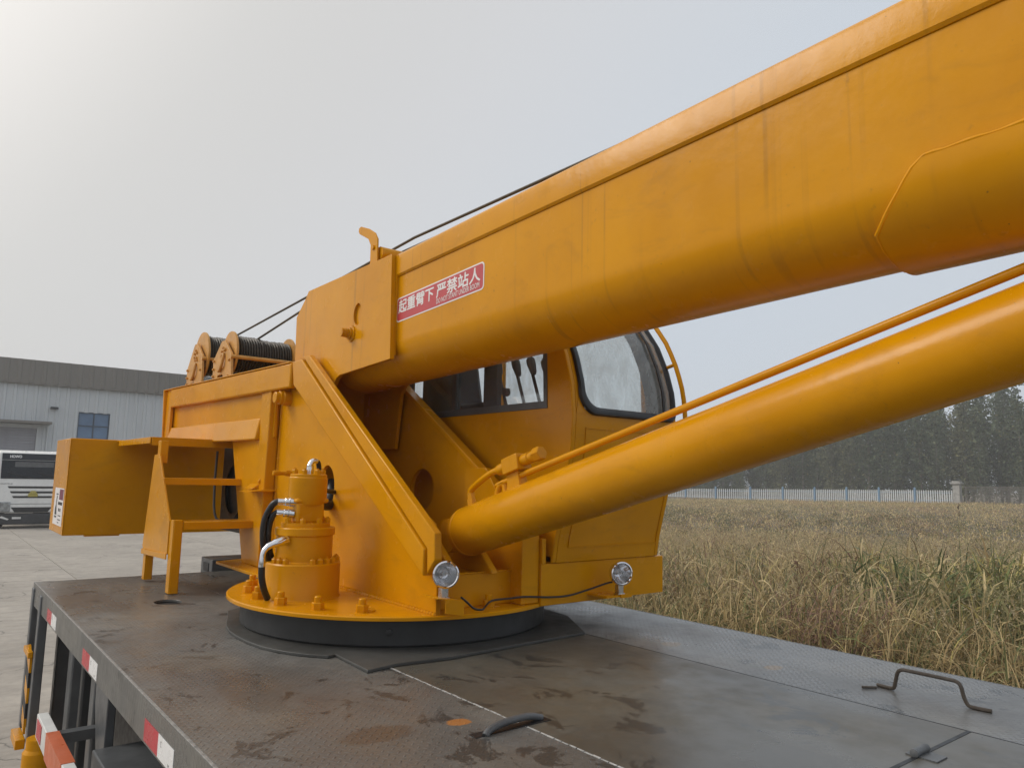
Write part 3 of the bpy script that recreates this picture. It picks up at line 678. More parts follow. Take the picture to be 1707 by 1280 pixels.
# outrigger leg channel at the rear corner, with its hazard stripe
oc = part('outrigger_channel', MB().prism([(DX0-.022, DY1-.5), (DX0+.03, DY1-.5), (DX0+.03, DY1-.02), (DX0-.022, DY1-.02), (DX0-.022, DY1-.10), (DX0+.015, DY1-.10), (DX0+.015, DY1-.42), (DX0-.022, DY1-.42)], .70, 1.62, 'z'), GREY, ct, .006)
part('channel_recess', MB().box(DX0+.011, DX0+.0145, DY1-.418, DY1-.102, .72, 1.60), DARK, oc)
lb = MB(); yb = MB(); 
for k in range(5):
    z0 = .74+k*.095; mb_ = yb if k % 2 == 0 else lb
    mb_.prism([(DY1-.38, z0), (DY1-.24, z0+.06), (DY1-.24, z0+.155), (DY1-.38, z0+.095)], DX0-.034, DX0-.020, 'x')
part('hazard_stripe', yb, Y_, oc, label='yellow hazard stripes'); part('hazard_stripe', lb, DARK, oc, label='black hazard stripes')
part('leg_bracket', MB().box(DX0-.05, DX0-.02, DY1-.40, DY1-.14, 1.215, 1.255), Y_, oc, .005)
part('leg_bracket', MB().box(DX0-.075, DX0-.02, DY1-.42, DY1-.14, .66, .72), Y_, oc, .005)
part('outrigger_leg', MB().lathe([(.085, .1), (.085, .72), (.07, .74), (.07, .8)], (DX0+.02, 5.55, 0), (0, 0, 1), 24).lathe([(.19, 0), (.19, .05), (.06, .1)], (DX0+.02, 5.55, 0), (0, 0, 1), 24), Y_, ct)
# posts and back panel seen through the side
part('inner_panel', MB().box(1.16, 1.2, 2.2, 6.2, .62, 1.6), DARK, ct)
for y, wd in ((6.0, .05), (5.42, .07), (5.0, .035), (4.66, .06)):
    part('stake', MB().box(.84, .93, y-wd, y+wd, .60, 1.56), GREY if y != 5.0 else RING, ct, .012)
part('mudguard', MB().prism([(4.05, 1.56), (4.32, 1.56), (4.36, 1.45), (4.34, 1.28), (4.22, 1.05), (4.10, .86), (4.05, .86)], .80, .84, 'x'), GREY, ct, .005)
tb = part('tool_box', MB().box(.745, 1.15, 2.1, 4.02, .72, 1.16), GREY, ct, .008)
part('drain_hole', MB().lathe([(.018, 0), (.018, .003)], (.85, 3.62, 1.16), (0, 0, 1), 12), DARK, tb)
gd = part('side_guard', MB().box(.595, .645, 1.3, 4.66, 1.07, 1.185), SILVER, ct, .004)
for k, (y0, y1, mt, nm) in enumerate(((3.82, 4.30, ORANGE, 'upper orange'), (2.9, 3.35, ORANGE, 'lower orange'))):
    part('guard_reflector', MB().box(.5925, .6475, y0, y1, 1.0675, 1.1875), mt, gd, label=nm+' reflective band round the side guard rail')
part('guard_reflector', MB().box(.592, .5945, 4.46, 4.62, 1.085, 1.17), REDT, gd, label='small red reflector at the end of the guard rail')
for y in (4.4, 2.4): part('guard_bracket', MB().box(.646, .9, y-.03, y+.03, 1.1, 1.15), GREY, gd)
for y in (-1.0, .35, 5.1):
    for x in (1.38, 2.9): wheel('wheel', x, y, .5, .3, ct)
part('outrigger_box', MB().box(1.93, 3.3, 6.32, 6.62, 1.60, 1.735), GREY, ct, .008)
part('outrigger_box_end', MB().box(1.925, 1.9295, 6.40, 6.54, 1.63, 1.70), DARK, ct)
# ------------------------------------------------------------------ the crane
cr_ = thing('mobile_crane', 'big yellow telescopic crane with cab, boom and winches on the grey deck', 'crane', (2.2, 3.8, 1.66))
TC = (2.2, 3.8)
# slewing ring and turntable plate
rg = part('slew_ring', MB().lathe([(.70, 1.664), (.833, 1.664), (.842, 1.675), (.842, 1.785), (.80, 1.795)], (*TC, 0), (0, 0, 1), 96), RING, cr_)
part('grease_plug', MB().lathe([(.016, 0), (.016, .012), (.006, .014)], (2.2+.842*math.cos(rad(238)), 3.8+.842*math.sin(rad(238)), 1.735), (math.cos(rad(238)), math.sin(rad(238)), 0), 10), RING, rg)
part('turntable', MB().lathe([(.3, 1.793), (.905, 1.793), (.915, 1.797), (.915, 1.811), (.909, 1.815), (.3, 1.815)], (*TC, 0), (0, 0, 1), 128), Y_, cr_)
part('base_extension', MB().prism([(1.72, 4.62), (2.7, 4.62), (2.7, 5.9), (1.72, 5.55)], 1.792, 1.812, 'z'), Y_, cr_, .003)
bolt = local(MB().lathe([(.033, 0), (.033, .004)], n=18).lathe([(.029, .004), (.030, .006), (.030, .034), (.027, .037)], n=6).lathe([(.017, .037), (.0175, .039), (.0175, .060), (.014, .064)], n=12), Y_, 'ring_bolt')
angs = [147.5, 163.8, 179.9, 196.2, 213, 228.7, 273.8, 290, 306, 322, 338, 354, 10, 26, 42, 58, 74, 90, 106, 122, 134]
copies('ring_bolt', bolt, cr_, [(2.2+.805*math.cos(rad(a)), 3.8+.805*math.sin(rad(a)), 1.8145) for a in angs], [(random.uniform(-.03, .03), random.uniform(-.03, .03), random.uniform(0, 1)) for a in angs])
part('cover_cap', MB().lathe([(.045, 1.814), (.045, 1.821), (.040, 1.823)], (1.70, 3.22, 0), (0, 0, 1), 24), Y_, cr_)

# side frames: the near one and its twin on the far side
plate_poly = [(2.955, 1.814), (2.955, 2.10), (4.44, 3.075), (4.80, 3.16), (5.28, 3.16), (5.28, 2.1), (5.18, 1.814)]
near_hole = circle(4.20, 2.365, .105, .135, 28)
part('side_plate', MB().prism(plate_poly, 1.92, 1.945, 'x', [near_hole]), Y_, cr_, .002)
far_hole = circle(4.015, 2.365, .135, .128, 28)
part('side_plate', MB().prism([(2.99, 1.814), (2.99, 2.24), (4.41, 3.10), (4.80, 3.17), (5.28, 3.17), (5.28, 2.1), (5.18, 1.814)], 2.475, 2.50, 'x', [far_hole]), Y_, cr_, .002)
part('bulkhead', MB().box(1.946, 2.474, 4.76, 4.785, 1.816, 3.10), Y_, cr_)
wl = MB(); 
for k in range(60):
    y = 2.96+k*.025; wl.lathe([(.004, -.014), (.011+random.uniform(0, .003), -.006), (.011, .006), (.004, .014)], (1.915, y, 1.817), (0, 1, 0), 6)
part('weld_bead', wl, Y_, cr_, kind='stuff')
# box flange along the sloping front edge
lower = [(4.745, 3.178), (4.505, 3.178), (2.915, 2.178), (2.910, 2.066), (3.02, 1.995), (4.62, 3.015)]
fl = part('edge_flange', MB().prism([(4.70, 3.178), (4.55, 3.178), (2.985, 2.112), (2.985, 1.990), (4.66, 3.02)], 1.860, 1.9195, 'x'), Y_, cr_, .006)
part('edge_strip', MB().prism([(4.62, 3.196), (4.46, 3.196), (2.915, 2.19), (2.905, 2.07), (2.97, 2.0), (2.975, 2.115), (4.53, 3.18)], 1.872, 1.912, 'x'), Y_, fl, .005)
part('edge_flange', MB().prism([(4.75, 3.19), (4.42, 3.125), (2.98, 2.25), (2.98, 2.215), (4.42, 3.09)], 2.455, 2.52, 'x'), Y_, cr_, .004)
# rear side wall with its two pressed ribs
def wallx(y): return 1.895-(y-4.73)*.0633
def wall(name, y0, y1, z0, z1, out_, thick=.02, bev=.006, mat=Y_, dz=0, par=None):
    a, b = wallx(y0), wallx(y1)
    return part(name, MB().hexa([(a-out_, y0, z0), (a+thick, y0, z0), (b+thick, y1, z0), (b-out_, y1, z0)], [(a-out_, y0, z1), (a+thick, y0, z1), (b+thick, y1, z1), (b-out_, y1, z1)]), mat, par or cr_, bev)
rw = wall('rear_wall', 5.0, 7.26, 2.69, 3.165, .0, .02, .002)
wall('pressed_rib', 4.70, 7.10, 3.005, 3.172, .045, 0, .012, par=rw)
def tilt_rib():
    a, b = wallx(5.192), wallx(7.12)
    return MB().hexa([(a-.05, 5.192, 2.675), (a, 5.192, 2.675), (b, 7.12, 2.675), (b-.05, 7.12, 2.675)], [(a-.022, 5.192, 2.83), (a, 5.192, 2.83), (b, 7.12, 2.83), (b-.022, 7.12, 2.83)])
part('pressed_rib', tilt_rib(), Y_, rw, .01)
part('end_flange', MB().hexa([(1.70, 7.26, 2.66), (1.80, 7.26, 2.66), (1.80, 7.285, 2.66), (1.70, 7.285, 2.66)], [(1.68, 7.26, 3.18), (1.80, 7.26, 3.18), (1.80, 7.285, 3.18), (1.68, 7.285, 3.18)]), Y_, rw, .003)
part('end_flange', MB().box(1.71, 1.735, 7.10, 7.26, 2.67, 3.172), Y_, rw, .003)
wall('top_lip', 4.72, 7.26, 3.1722, 3.180, .05, .02, .002, par=rw)
part('web_leg', MB().prism([(5.78, 2.685), (5.192, 2.685), (5.192, 1.8125), (5.40, 1.8125)], 1.852, 1.866, 'x'), Y_, cr_, .002)
post = part('corner_post', MB().hexa([(1.845, 5.06, 1.812), (1.919, 5.06, 1.812), (1.919, 5.19, 1.812), (1.845, 5.19, 1.812)], [(1.845, 5.01, 3.01), (1.919, 5.01, 3.01), (1.919, 5.19, 3.01), (1.845, 5.19, 3.01)]), Y_, cr_, .008)
pn = part('pivot_pin', MB().lathe([(.052, -.0), (.052, .05), (.046, .056), (.046, .075), (.038, .078), (.038, .105), (.034, .108)], (1.922, 4.86, 2.95), (-1, 0, 0), 24), Y_, cr_)
part('top_plate', MB().box(1.93, 2.62, 5.2, 7.24, 3.135, 3.16), Y_, cr_)
part('far_wall', MB().box(2.62, 2.645, 5.0, 7.26, 2.66, 3.17), Y_, cr_)
# engine bay behind the steps
eb = part('engine_bay', MB().box(2.10, 2.45, 5.30, 6.75, 1.95, 2.68), DARK, cr_)
part('fan_shroud', MB().lathe([(.20, 0), (.24, 0), (.24, .03), (.20, .03)], (2.095, 6.35, 2.30), (-1, 0, 0), 28, False), HOSE, eb)
part('coolant_pipe', MB().tube([(1.98, 6.55, 2.62), (1.97, 6.53, 2.3), (1.99, 6.5, 2.06), (2.09, 6.4, 2.03)], .010, 8, 4), GREY, eb)
# counterweight
cw = part('counterweight', MB().box(.98, 3.42, 7.28, 8.08, 1.885, 2.705), Y_, cr_, .008)
part('lift_foot', MB().box(1.15, 1.42, 7.3, 7.36, 1.872, 1.886), Y_, cw, .002)
sd = part('warning_label', MB().box(.9775, .9795, 7.36, 7.88, 1.955, 2.275), WHITE, cw)
part('label_heading', MB().box(.9768, .9774, 7.38, 7.60, 2.175, 2.265), PURPLE, sd)
pk_ = MB().prism([(7.80, 2.04), (7.68, 2.04), (7.70, 2.08), (7.72, 2.13), (7.70, 2.2), (7.74, 2.21), (7.76, 2.13), (7.79, 2.10)], .9768, .9774, 'x').box(.9768, .9774, 7.68, 7.80, 2.015, 2.03)
pk_.prism([(7.66, 2.215), (7.78, 2.215), (7.78, 2.225), (7.66, 2.225)], .9768, .9774, 'x')
part('label_pictogram', pk_, BLACKINK, sd)
tx = MB()
for z, y0, y1, hh in ((2.13, 7.40, 7.64, .026), (2.075, 7.46, 7.52, .026), (2.075, 7.54, 7.60, .026), (2.035, 7.44, 7.60, .008), (2.00, 7.44, 7.60, .008), (1.975, 7.52, 7.60, .008)):
    n = max(2, int((y1-y0)/.022))
    for k in range(n): tx.box(.9768, .9774, y0+(y1-y0)*k/n+.002, y0+(y1-y0)*(k+1)/n-.002, z, z+hh)
part('label_print', tx, BLACKINK, sd, kind='stuff')
# boarding steps
sx = 1.335
stp = part('step_side_panel', MB().prism([(5.84, 2.56), (5.70, 2.56), (5.30, 2.12), (5.30, 1.90), (5.93, 1.86), (5.99, 1.90)], sx-.012, sx, 'x'), Y_, cr_, .002)
part('panel_hem', MB().prism([(5.30, 1.905), (5.30, 1.868), (5.98, 1.845), (5.98, 1.882)], sx-.02, sx-.012, 'x'), Y_, stp, .002)
part('step_leg', MB().box(sx-.005, sx+.055, 5.22, 5.30, 1.655, 2.125).box(sx+.0, sx+.05, 5.215, 5.22, 1.655, 2.125), Y_, cr_, .003)
part('step_leg', MB().box(sx-.005, sx+.05, 5.90, 5.965, 1.665, 1.90), Y_, cr_, .003)
part('step_upright', MB().box(sx-.002, sx+.05, 5.72, 5.80, 2.50, 2.66), Y_, cr_, .003)
part('step_tread', MB().prism([(5.22, 2.112), (5.22, 2.062), (5.226, 2.062), (5.226, 2.106), (5.47, 2.106), (5.47, 2.112)], sx+.06, 1.90, 'x'), Y_, cr_, .002)
part('step_tread', MB().prism([(5.52, 2.397), (5.52, 2.350), (5.526, 2.350), (5.526, 2.391), (5.74, 2.391), (5.74, 2.397)], sx-.01, 1.93, 'x'), Y_, cr_, .002)
pt = part('step_platform', MB().prism([(6.00, 2.695), (6.00, 2.632), (6.008, 2.632), (6.008, 2.688), (7.27, 2.688), (7.27, 2.695)], sx, 1.98, 'x'), Y_, cr_, .002)
part('platform_rim', MB().box(sx-.008, sx, 6.03, 7.16, 2.648, 2.695), Y_, pt, .002)
hk = part('step_hook', MB().prism([(1.80, 2.335), (2.0, 2.33), (1.99, 2.375), (1.93, 2.40), (1.85, 2.37)], 5.14, 5.30, 'y').prism([(1.72, 2.318), (1.88, 2.318), (1.96, 2.33), (1.86, 2.336)], 5.00, 5.18, 'y'), Y_, cr_, .003)
part('hook_bolt', MB().lathe([(.028, 0), (.028, .02), (.016, .02), (.016, .05)], (1.86, 5.13, 2.385), (0, -1, 0), 6), Y_, hk)
part('grease_nipple', MB().tube([(1.92, 4.70, 2.445), (1.86, 4.70, 2.446), (1.80, 4.70, 2.447)], .013, 10).lathe([(.021, 0), (.021, .03)], (1.86, 4.70, 2.446), (1, 0, 0), 6), Y_, cr_)
part('grease_nipple_head', MB().lathe([(.015, 0), (.019, .01), (.017, .045)], (1.775, 4.70, 2.447), (1, 0, 0), 10), Y_, cr_)

# slew motor
MX, MY = 1.625, 3.79
sm = part('slew_motor', MB().lathe([(.196, 1.8152), (.190, 1.825), (.190, 1.985), (.184, 1.992), (.150, 1.994), (.1445, 2.0), (.1445, 2.125), (.15, 2.130), (.154, 2.132), (.154, 2.165), (.150, 2.170), (.126, 2.172), (.126, 2.192), (.08, 2.196)], (MX, MY, 0), (0, 0, 1), 48), Y_, cr_)
part('motor_neck', MB().box(MX-.078, MX+.072, MY-.07, MY+.07, 2.19, 2.30).prism([(MX-.09, 2.295), (MX+.095, 2.295), (MX+.095, 2.32), (MX-.09, 2.32)], MY-.075, MY+.075, 'y'), Y_, sm, .02)
part('motor_head', MB().lathe([(.085, 2.285), (.1, 2.32), (.1, 2.425), (.096, 2.43), (.096, 2.442), (.09, 2.446)], (MX+.002, MY, 0), (0, 0, 1), 32), Y_, sm)
sbolt = local(MB().lathe([(.016, 0), (.0165, .002), (.0165, .022), (.014, .025)], n=6).lathe([(.008, .025), (.008, .033)], n=8), Y_, 'bolt')
bp_ = [(MX+.170*math.cos(rad(a)), MY+.170*math.sin(rad(a)), 1.991) for a in (190, 203, 216, 262, 276, 290, 306, 330, 350, 20)]
bp_ += [(MX+.112*math.cos(rad(a)), MY+.112*math.sin(rad(a)), 2.190) for a in (195, 240, 285, 330, 15)]
bp_ += [(MX+.075*math.cos(rad(a)), MY+.075*math.sin(rad(a)), 2.443) for a in (180, 232, 285, 330, 20)]
copies('bolt', sbolt, sm, bp_)
def fitting(p0, p1, par):
    a, b = Vector(p0), Vector(p1); d = b-a; L = d.length
    return part('hose_fitting', MB().lathe([(.016, 0), (.024, .001), (.024, L*.3), (.018, L*.32), (.021, L*.36), (.021, L*.55), (.017, L*.6), (.018, L)], p0, d, 16), CHROME, par)
fitting((1.552, 3.77, 2.299), (1.462, 3.785, 2.300), sm); fitting((1.548, 3.77, 2.238), (1.462, 3.79, 2.246), sm)
part('hydraulic_hose', MB().tube([(1.468, 3.785, 2.30), (1.445, 3.80, 2.285), (1.423, 3.83, 2.22), (1.417, 3.84, 2.148), (1.432, 3.85, 2.056), (1.466, 3.87, 2.0), (1.51, 3.90, 1.955), (1.6, 3.98, 1.90)], .0165, 14, 6), HOSE, sm)
part('hydraulic_hose', MB().tube([(1.468, 3.79, 2.246), (1.452, 3.81, 2.226), (1.446, 3.835, 2.17), (1.448, 3.845, 2.11), (1.468, 3.86, 2.04), (1.51, 3.90, 1.98), (1.6, 3.98, 1.92)], .0155, 14, 6), HOSE, sm)
part('hose_elbow', MB().tube([(1.495, 3.71, 2.108), (1.453, 3.70, 2.103), (1.411, 3.70, 2.090), (1.385, 3.70, 2.072), (1.372, 3.70, 2.045), (1.370, 3.70, 1.975)], [.024, .022, .017, .0145, .014, .016], 14, 4), CHROME, sm)
part('drain_hose', MB().tube([(1.370, 3.70, 1.985), (1.374, 3.70, 1.93), (1.390, 3.705, 1.875), (1.42, 3.73, 1.825)], .0165, 14, 6), HOSE, sm)
part('hose_elbow', MB().tube([(1.628, 3.78, 2.44), (1.628, 3.78, 2.480), (1.630, 3.78, 2.502), (1.646, 3.782, 2.517), (1.668, 3.785, 2.513)], [.019, .018, .014, .0135, .0135], 14, 4), CHROME, sm)
part('hydraulic_hose', MB().tube([(1.660, 3.784, 2.516), (1.678, 3.79, 2.503), (1.688, 3.80, 2.46), (1.70, 3.85, 2.40), (1.80, 4.0, 2.36), (1.95, 4.1, 2.34)], .0135, 12, 6), HOSE, sm)
part('pipe_bend', MB().tube([(1.80, 4.04, 2.275), (1.90, 4.12, 2.27), (1.96, 4.22, 2.30), (2.0, 4.3, 2.4)], [.03, .034, .034, .034], 14, 5), DARK, cr_)

# front cross beam, cylinder lugs and cab support
fb = part('cross_beam', MB().box(1.95, 2.475, 3.05, 3.35, 1.814, 1.975), Y_, cr_, .006)
for x in (2.055, 2.285):
    part('pivot_lug', MB().prism([(2.99, 1.973), (3.0, 1.99), (3.08, 2.06), (3.17, 2.13), (3.21, 2.21), (3.28, 2.245), (3.36, 2.22), (3.44, 2.1), (3.48, 1.973)], x-.02, x+.02, 'x'), Y_, fb, .006)
part('pivot_boss', MB().lathe([(.082, 0), (.082, .02), (.064, .022), (.064, .04), (.045, .042), (.045, .055)], (2.035, 3.29, 2.165), (-1, 0, 0), 24), Y_, cr_)
part('gusset_plate', MB().prism([(3.02, 1.974), (3.02, 2.16), (3.3, 2.5), (3.5, 2.5), (3.5, 1.974)], 2.44, 2.474, 'x'), Y_, cr_, .003)
part('corner_box', MB().box(2.43, 2.545, 2.96, 3.5, 1.816, 2.16), Y_, cr_, .004)
part('cab_bearer', MB().box(2.548, 3.50, 2.945, 4.6, 1.80, 2.012), Y_, cr_, .004)
part('bearer_upright', MB().box(2.548, 2.575, 2.94, 3.2, 2.012, 2.14), Y_, cr_, .003)

# lifting cylinder
A = Vector((2.2, 3.11, 2.1755)); Bv = Vector((2.2, -.30, 3.1115)); ax = (Bv-A).normalized()
lc = part('lift_cylinder', MB().lathe([(.045, -.045), (.09, -.04), (.115, -.022), (.122, 0), (.123, .012), (.120, .016), (.1205, .02), (.122, .03), (.122, (Bv-A).length)], A, ax, 64), Y_, cr_)
part('cylinder_eye', MB().lathe([(.085, -.07), (.085, .07)], A-ax*.10, (1, 0, 0), 28), Y_, lc)
def along(t, up, sx=0): 
    up_v = Vector((0, -ax.z*-1, 0)); n_ = Vector((1, 0, 0)).cross(ax); n_ = n_ if n_.z > 0 else -n_
    return A+ax*t+n_*up+Vector((sx, 0, 0))
part('cylinder_pipe', MB().tube([along(.30, .118, -.02), along(.325, .148, -.02), along(.37, .158, -.02), along(.6, .160, -.02), along(3.5, .150, -.02)], .0145, 14, 4), Y_, lc)
part('pipe_clamp', MB().tube([along(.37, .11, -.02), along(.37, .148, -.02)], .017, 10), Y_, lc)
part('inlet_pipe', MB().tube([along(.10, .112, -.03), along(.10, .17, -.03), along(.125, .192, -.03), along(.22, .215, -.03), along(.30, .226, -.03), along(.36, .224, -.03), along(.41, .22, -.03)], .016, 14, 5), Y_, lc)
part('pipe_union', MB().lathe([(.025, 0), (.025, .03), (.02, .032), (.02, .06)], along(.10, .11, -.03), along(.10, .3, -.03)-along(.10, .11, -.03), 6), Y_, lc)
part('pipe_union', MB().lathe([(.026, 0), (.028, .02), (.028, .045), (.024, .06)], along(.355, .222, -.03), ax, 12), Y_, lc)
vb = part('valve_block', MB().hexa([along(.41, .182, -.06), along(.53, .182, -.06), along(.53, .182, .025), along(.41, .182, .025)], [along(.41, .258, -.06), along(.53, .258, -.06), along(.53, .258, .025), along(.41, .258, .025)]), Y_, lc, .005)
part('valve_cartridge', MB().lathe([(.028, 0), (.028, .05), (.024, .052), (.024, .07), (.028, .072), (.028, .09)], along(.53, .222, -.02), ax, 20).lathe([(.033, .09), (.033, .13), (.029, .135)], along(.53, .222, -.02), ax, 6), Y_, lc)
part('valve_stand', MB().hexa([along(.40, .112, -.04), along(.50, .112, -.04), along(.50, .112, .01), along(.40, .112, .01)], [along(.42, .183, -.04), along(.50, .183, -.04), along(.50, .183, .01), along(.42, .183, .01)]), Y_, lc, .003)
def weld(p0, p1, par, r=.0045, n=40):
    a_, b_ = Vector(p0), Vector(p1)
    pts = [a_.lerp(b_, k/n)+Vector((random.uniform(-.001, .001), 0, random.uniform(-.0012, .0012))) for k in range(n+1)]
    return part('weld_bead', MB().tube(pts, [r*random.uniform(.6, 1.3) for _ in pts], 6), Y_, par)
weld((1.918, 3.0, 1.992), (1.918, 4.65, 3.012), cr_); weld((1.945, 3.048, 1.978), (2.43, 3.048, 1.978), cr_); weld((2.43, 2.958, 1.818), (2.43, 2.958, 2.15), cr_)
weld((1.918, 5.005, 1.83), (1.918, 4.99, 2.98), cr_); weld((.982, 7.278, 1.89), (.982, 7.278, 2.70), cw); weld((1.851, 5.5, 2.683), (1.851, 5.2, 2.683), cr_, .004, 12)
# boom --------------------------------------------------------------------
SL = -.0336
def bz(y, h): return h+SL*(y-3.55)
def boom_profile(o=0):
    """lower U of the boom: (x, h) from the near top edge round to the far one"""
    P = [(1.985-o, 3.545), (1.985-o, 3.187)]
    for k in range(1, 13): 
        a = math.pi/2*k/13; P.append((2.2-(.215+o)*math.cos(a), 3.187-(.192+o)*math.sin(a)))
    P.append((2.2, 2.995-o)); P += [(4.4-x, h) for x, h in reversed(P[:-1])]
    return P
def sweep(prof, y0, y1, closed=True):
    k = len(prof); vs = [(x, y0, bz(y0, h)) for x, h in prof]+[(x, y1, bz(y1, h)) for x, h in prof]
    fs = [(i, (i+1) % k, k+(i+1) % k, k+i) for i in range(k if closed else k-1)]
    if closed: fs += [tuple(range(k)), tuple(range(2*k-1, k-1, -1))]
    return MB().add(vs, fs)
BY0, BY1 = 4.32, -4.5
bm_ = part('boom', sweep(boom_profile(), BY0, BY1), YB, cr_, angle=20)
up = []
for (x0, h0) in ((1.980, 3.546), (1.972, 3.556), (1.972, 3.648), (1.977, 3.668), (1.990, 3.682), (2.008, 3.688)): up.append((x0, h0))
up += [(4.4-x, h) for x, h in reversed(up)]
part('boom_top_channel', sweep(up, 3.575, BY1), YB, bm_, angle=25)
# reinforcing wrap welded round the underside
pr = boom_profile(.020)[1:-1]; pr = [(pr[0][0], 3.208)]+pr+[(pr[-1][0], 3.208)]
n_ = len(pr); st = [.785, .80, .825, .85, .875, .90, .918, .925, .93]; st = st+st[::-1]; st = (st+[.93]*n_)[:n_] if len(st) < n_ else st[:n_]
half = [.785+.145*min(1, i/7) for i in range(n_)]; st = [min(half[i], half[n_-1-i]) for i in range(n_)]
ins = boom_profile(.001)[1:-1]; ins = [(ins[0][0], 3.208)]+ins+[(ins[-1][0], 3.208)]
vs = [(p[0], s, bz(s, p[1])) for p, s in zip(pr, st)]+[(p[0], -3, bz(-3, p[1])) for p in pr]+[(p[0], s, bz(s, p[1])) for p, s in zip(ins, st)]
fs = [(i, i+1, n_+i+1, n_+i) for i in range(n_-1)]+[(i+1, i, 2*n_+i, 2*n_+i+1) for i in range(n_-1)]
vs += [(ins[0][0], -3, bz(-3, ins[0][1])), (ins[-1][0], -3, bz(-3, ins[-1][1]))]
fs += [(0, n_, 3*n_, 2*n_), (n_-1, 3*n_-1, 3*n_+1, 2*n_-1)]
part('underside_wrap', MB().add(vs, fs), YB, bm_, angle=14)
wb = MB(); edge = [Vector((1.972, y, bz(y, 3.212+random.uniform(-.0015, .0015)))) for y in np.linspace(-1.5, .78, 90)]+[(Vector(vs[i])+Vector(vs[2*n_+i]))/2+Vector((0, .006, .002)) for i in range(1, n_//2+1)]
wb.tube(edge, [.0075+random.uniform(-.002, .002) for _ in edge], 8)
part('weld_bead', wb, Y_, bm_)
# tail plates
tail = [(3.565, 3.672), (3.535, 3.078), (4.15, 3.048), (4.20, 3.03), (4.245, 2.98), (4.30, 2.62), (4.85, 2.62), (4.87, 3.20), (4.885, 3.52), (4.745, 3.628), (4.70, 3.672)]
cres = circle(3.952, 3.392, .050, .066, 28)
tp = part('tail_plate', MB().prism(tail, 1.945, 1.972, 'x', [cres]), YB, bm_, .002)
part('tail_backing', MB().lathe([(.002, 0), (.08, 0), (.08, .008), (.002, .008)], (1.9605, 3.93, 3.392), (1, 0, 0), 24, False), YB, tp)
part('tail_plate', MB().prism(tail, 2.428, 2.452, 'x'), YB, bm_, .002)
part('tail_top', MB().prism([(3.57, 3.672), (4.70, 3.672), (4.70, 3.655), (3.57, 3.655)], 1.973, 2.427, 'x').prism([(4.745, 3.628), (4.885, 3.52), (4.87, 3.50), (4.73, 3.61)], 1.973, 2.427, 'x').box(1.973, 2.427, 4.84, 4.862, 2.7, 3.52), YB, bm_)
part('tail_pin', MB().lathe([(.050, 0), (.050, .008), (.036, .010), (.036, .022), (.028, .024), (.028, .05), (.026, .052), (.026, .07), (.007, .071)], (1.945, 4.02, 3.285), (-1, 0, 0), 24), YB, tp)
part('tail_collar', MB().box(1.9725, 1.9845, 3.545, 3.575, 3.1, 3.67), YB, tp)
# rope guide roller on the tail
rbk = part('rope_guide', MB().prism([(3.775, 3.66), (3.865, 3.66), (3.868, 3.80), (3.90, 3.845), (4.02, 3.905), (4.035, 3.925), (4.03, 3.945), (4.005, 3.95), (3.90, 3.91), (3.82, 3.865), (3.785, 3.82)], 1.966, 1.976, 'x'), YB, bm_, .002)
part('guide_roller', MB().lathe([(.020, 0), (.042, .002), (.042, .40), (.020, .402)], (1.985, 3.79, 3.735), (1, 0, 0), 28), YB, rbk)
part('roller_bolt', MB().lathe([(.014, 0), (.014, .010)], (1.966, 3.825, 3.775), (-1, 0, 0), 6), YB, rbk)
part('rope_guide', MB().prism([(3.775, 3.66), (3.865, 3.66), (3.868, 3.80), (3.82, 3.865), (3.785, 3.82)], 2.40, 2.41, 'x'), YB, bm_, .002)
# warning sign: rounded red plate, white border, lettering
S0y, S0z, SW, SH = 3.55, 3.283, .815, .136
def onboom(u, v, d): return (1.9845-d, S0y-u, S0z+v+.0485*u)
def sgn(x0, x1, z0, z1, r, d): 
    o = rrect(x0, x1, z0, z1, r, 5); return MB().add([onboom(u, v, d) for u, v in o]+[onboom(u, v, d-.0008) for u, v in o], [tuple(range(len(o)))]+[(i, (i+1) % len(o), len(o)+(i+1) % len(o), len(o)+i) for i in range(len(o))])
sg = part('warning_sign', sgn(0, SW, 0, SH, .022, .0012), WHITE, bm_)
part('sign_field', sgn(.008, SW-.008, .007, SH-.007, .017, .0018), RED, sg)
zh = text_mb('起重臂下', 1, lambda u, v, d: onboom(.020+u*.0905, .054+v*.078, .0022+d), .022); z2 = text_mb('严禁站人', 1, lambda u, v, d: onboom(.402+u*.0965, .054+v*.078, .0022+d), .022); zh.add(z2.v, z2.f)
part('sign_characters', zh, WHITE, sg)
en = text_mb('DO NOT STANT UNDER BOOM', 1, lambda u, v, d: onboom(.405+u*.0262, .018+v*.037, .0022+d), .005)
part('sign_lettering', en, WHITE, sg)

# operator cab --------------------------------------------------------------
CX0, CX1, CYB = 2.61, 3.44, 4.55
fp = [(2.935, 2.014), (2.915, 2.13), (2.84, 2.40), (2.80, 2.61), (2.79, 2.78), (2.805, 2.95), (2.85, 3.10), (2.92, 3.25), (3.03, 3.40), (3.17, 3.55), (3.36, 3.68), (3.55, 3.74)]
def fy(z):
    for (y0, z0), (y1, z1) in zip(fp[:-1], fp[1:]):
        if z <= z1: 
            t = (z-z0)/(z1-z0); return y0+(y1-y0)*t
    return fp[-1][0]
cb = part('operator_cab', MB().box(CX0, CX1, 2.94, CYB, 2.0135, 2.05).box(CX0, CX1, 3.5, CYB, 3.72, 3.76).box(CX0, CX1, CYB-.03, CYB, 2.05, 2.78), Y_, cr_, .004)
sidep = fp+[(CYB, 3.74), (CYB, 2.014)]
whole = [(3.0, 2.845), (4.42, 2.845), (4.42, 3.6), (3.42, 3.6), (3.02, 3.22)]
part('cab_side', MB().prism(sidep, CX0, CX0+.03, 'x', [whole]), Y_, cb, .006)
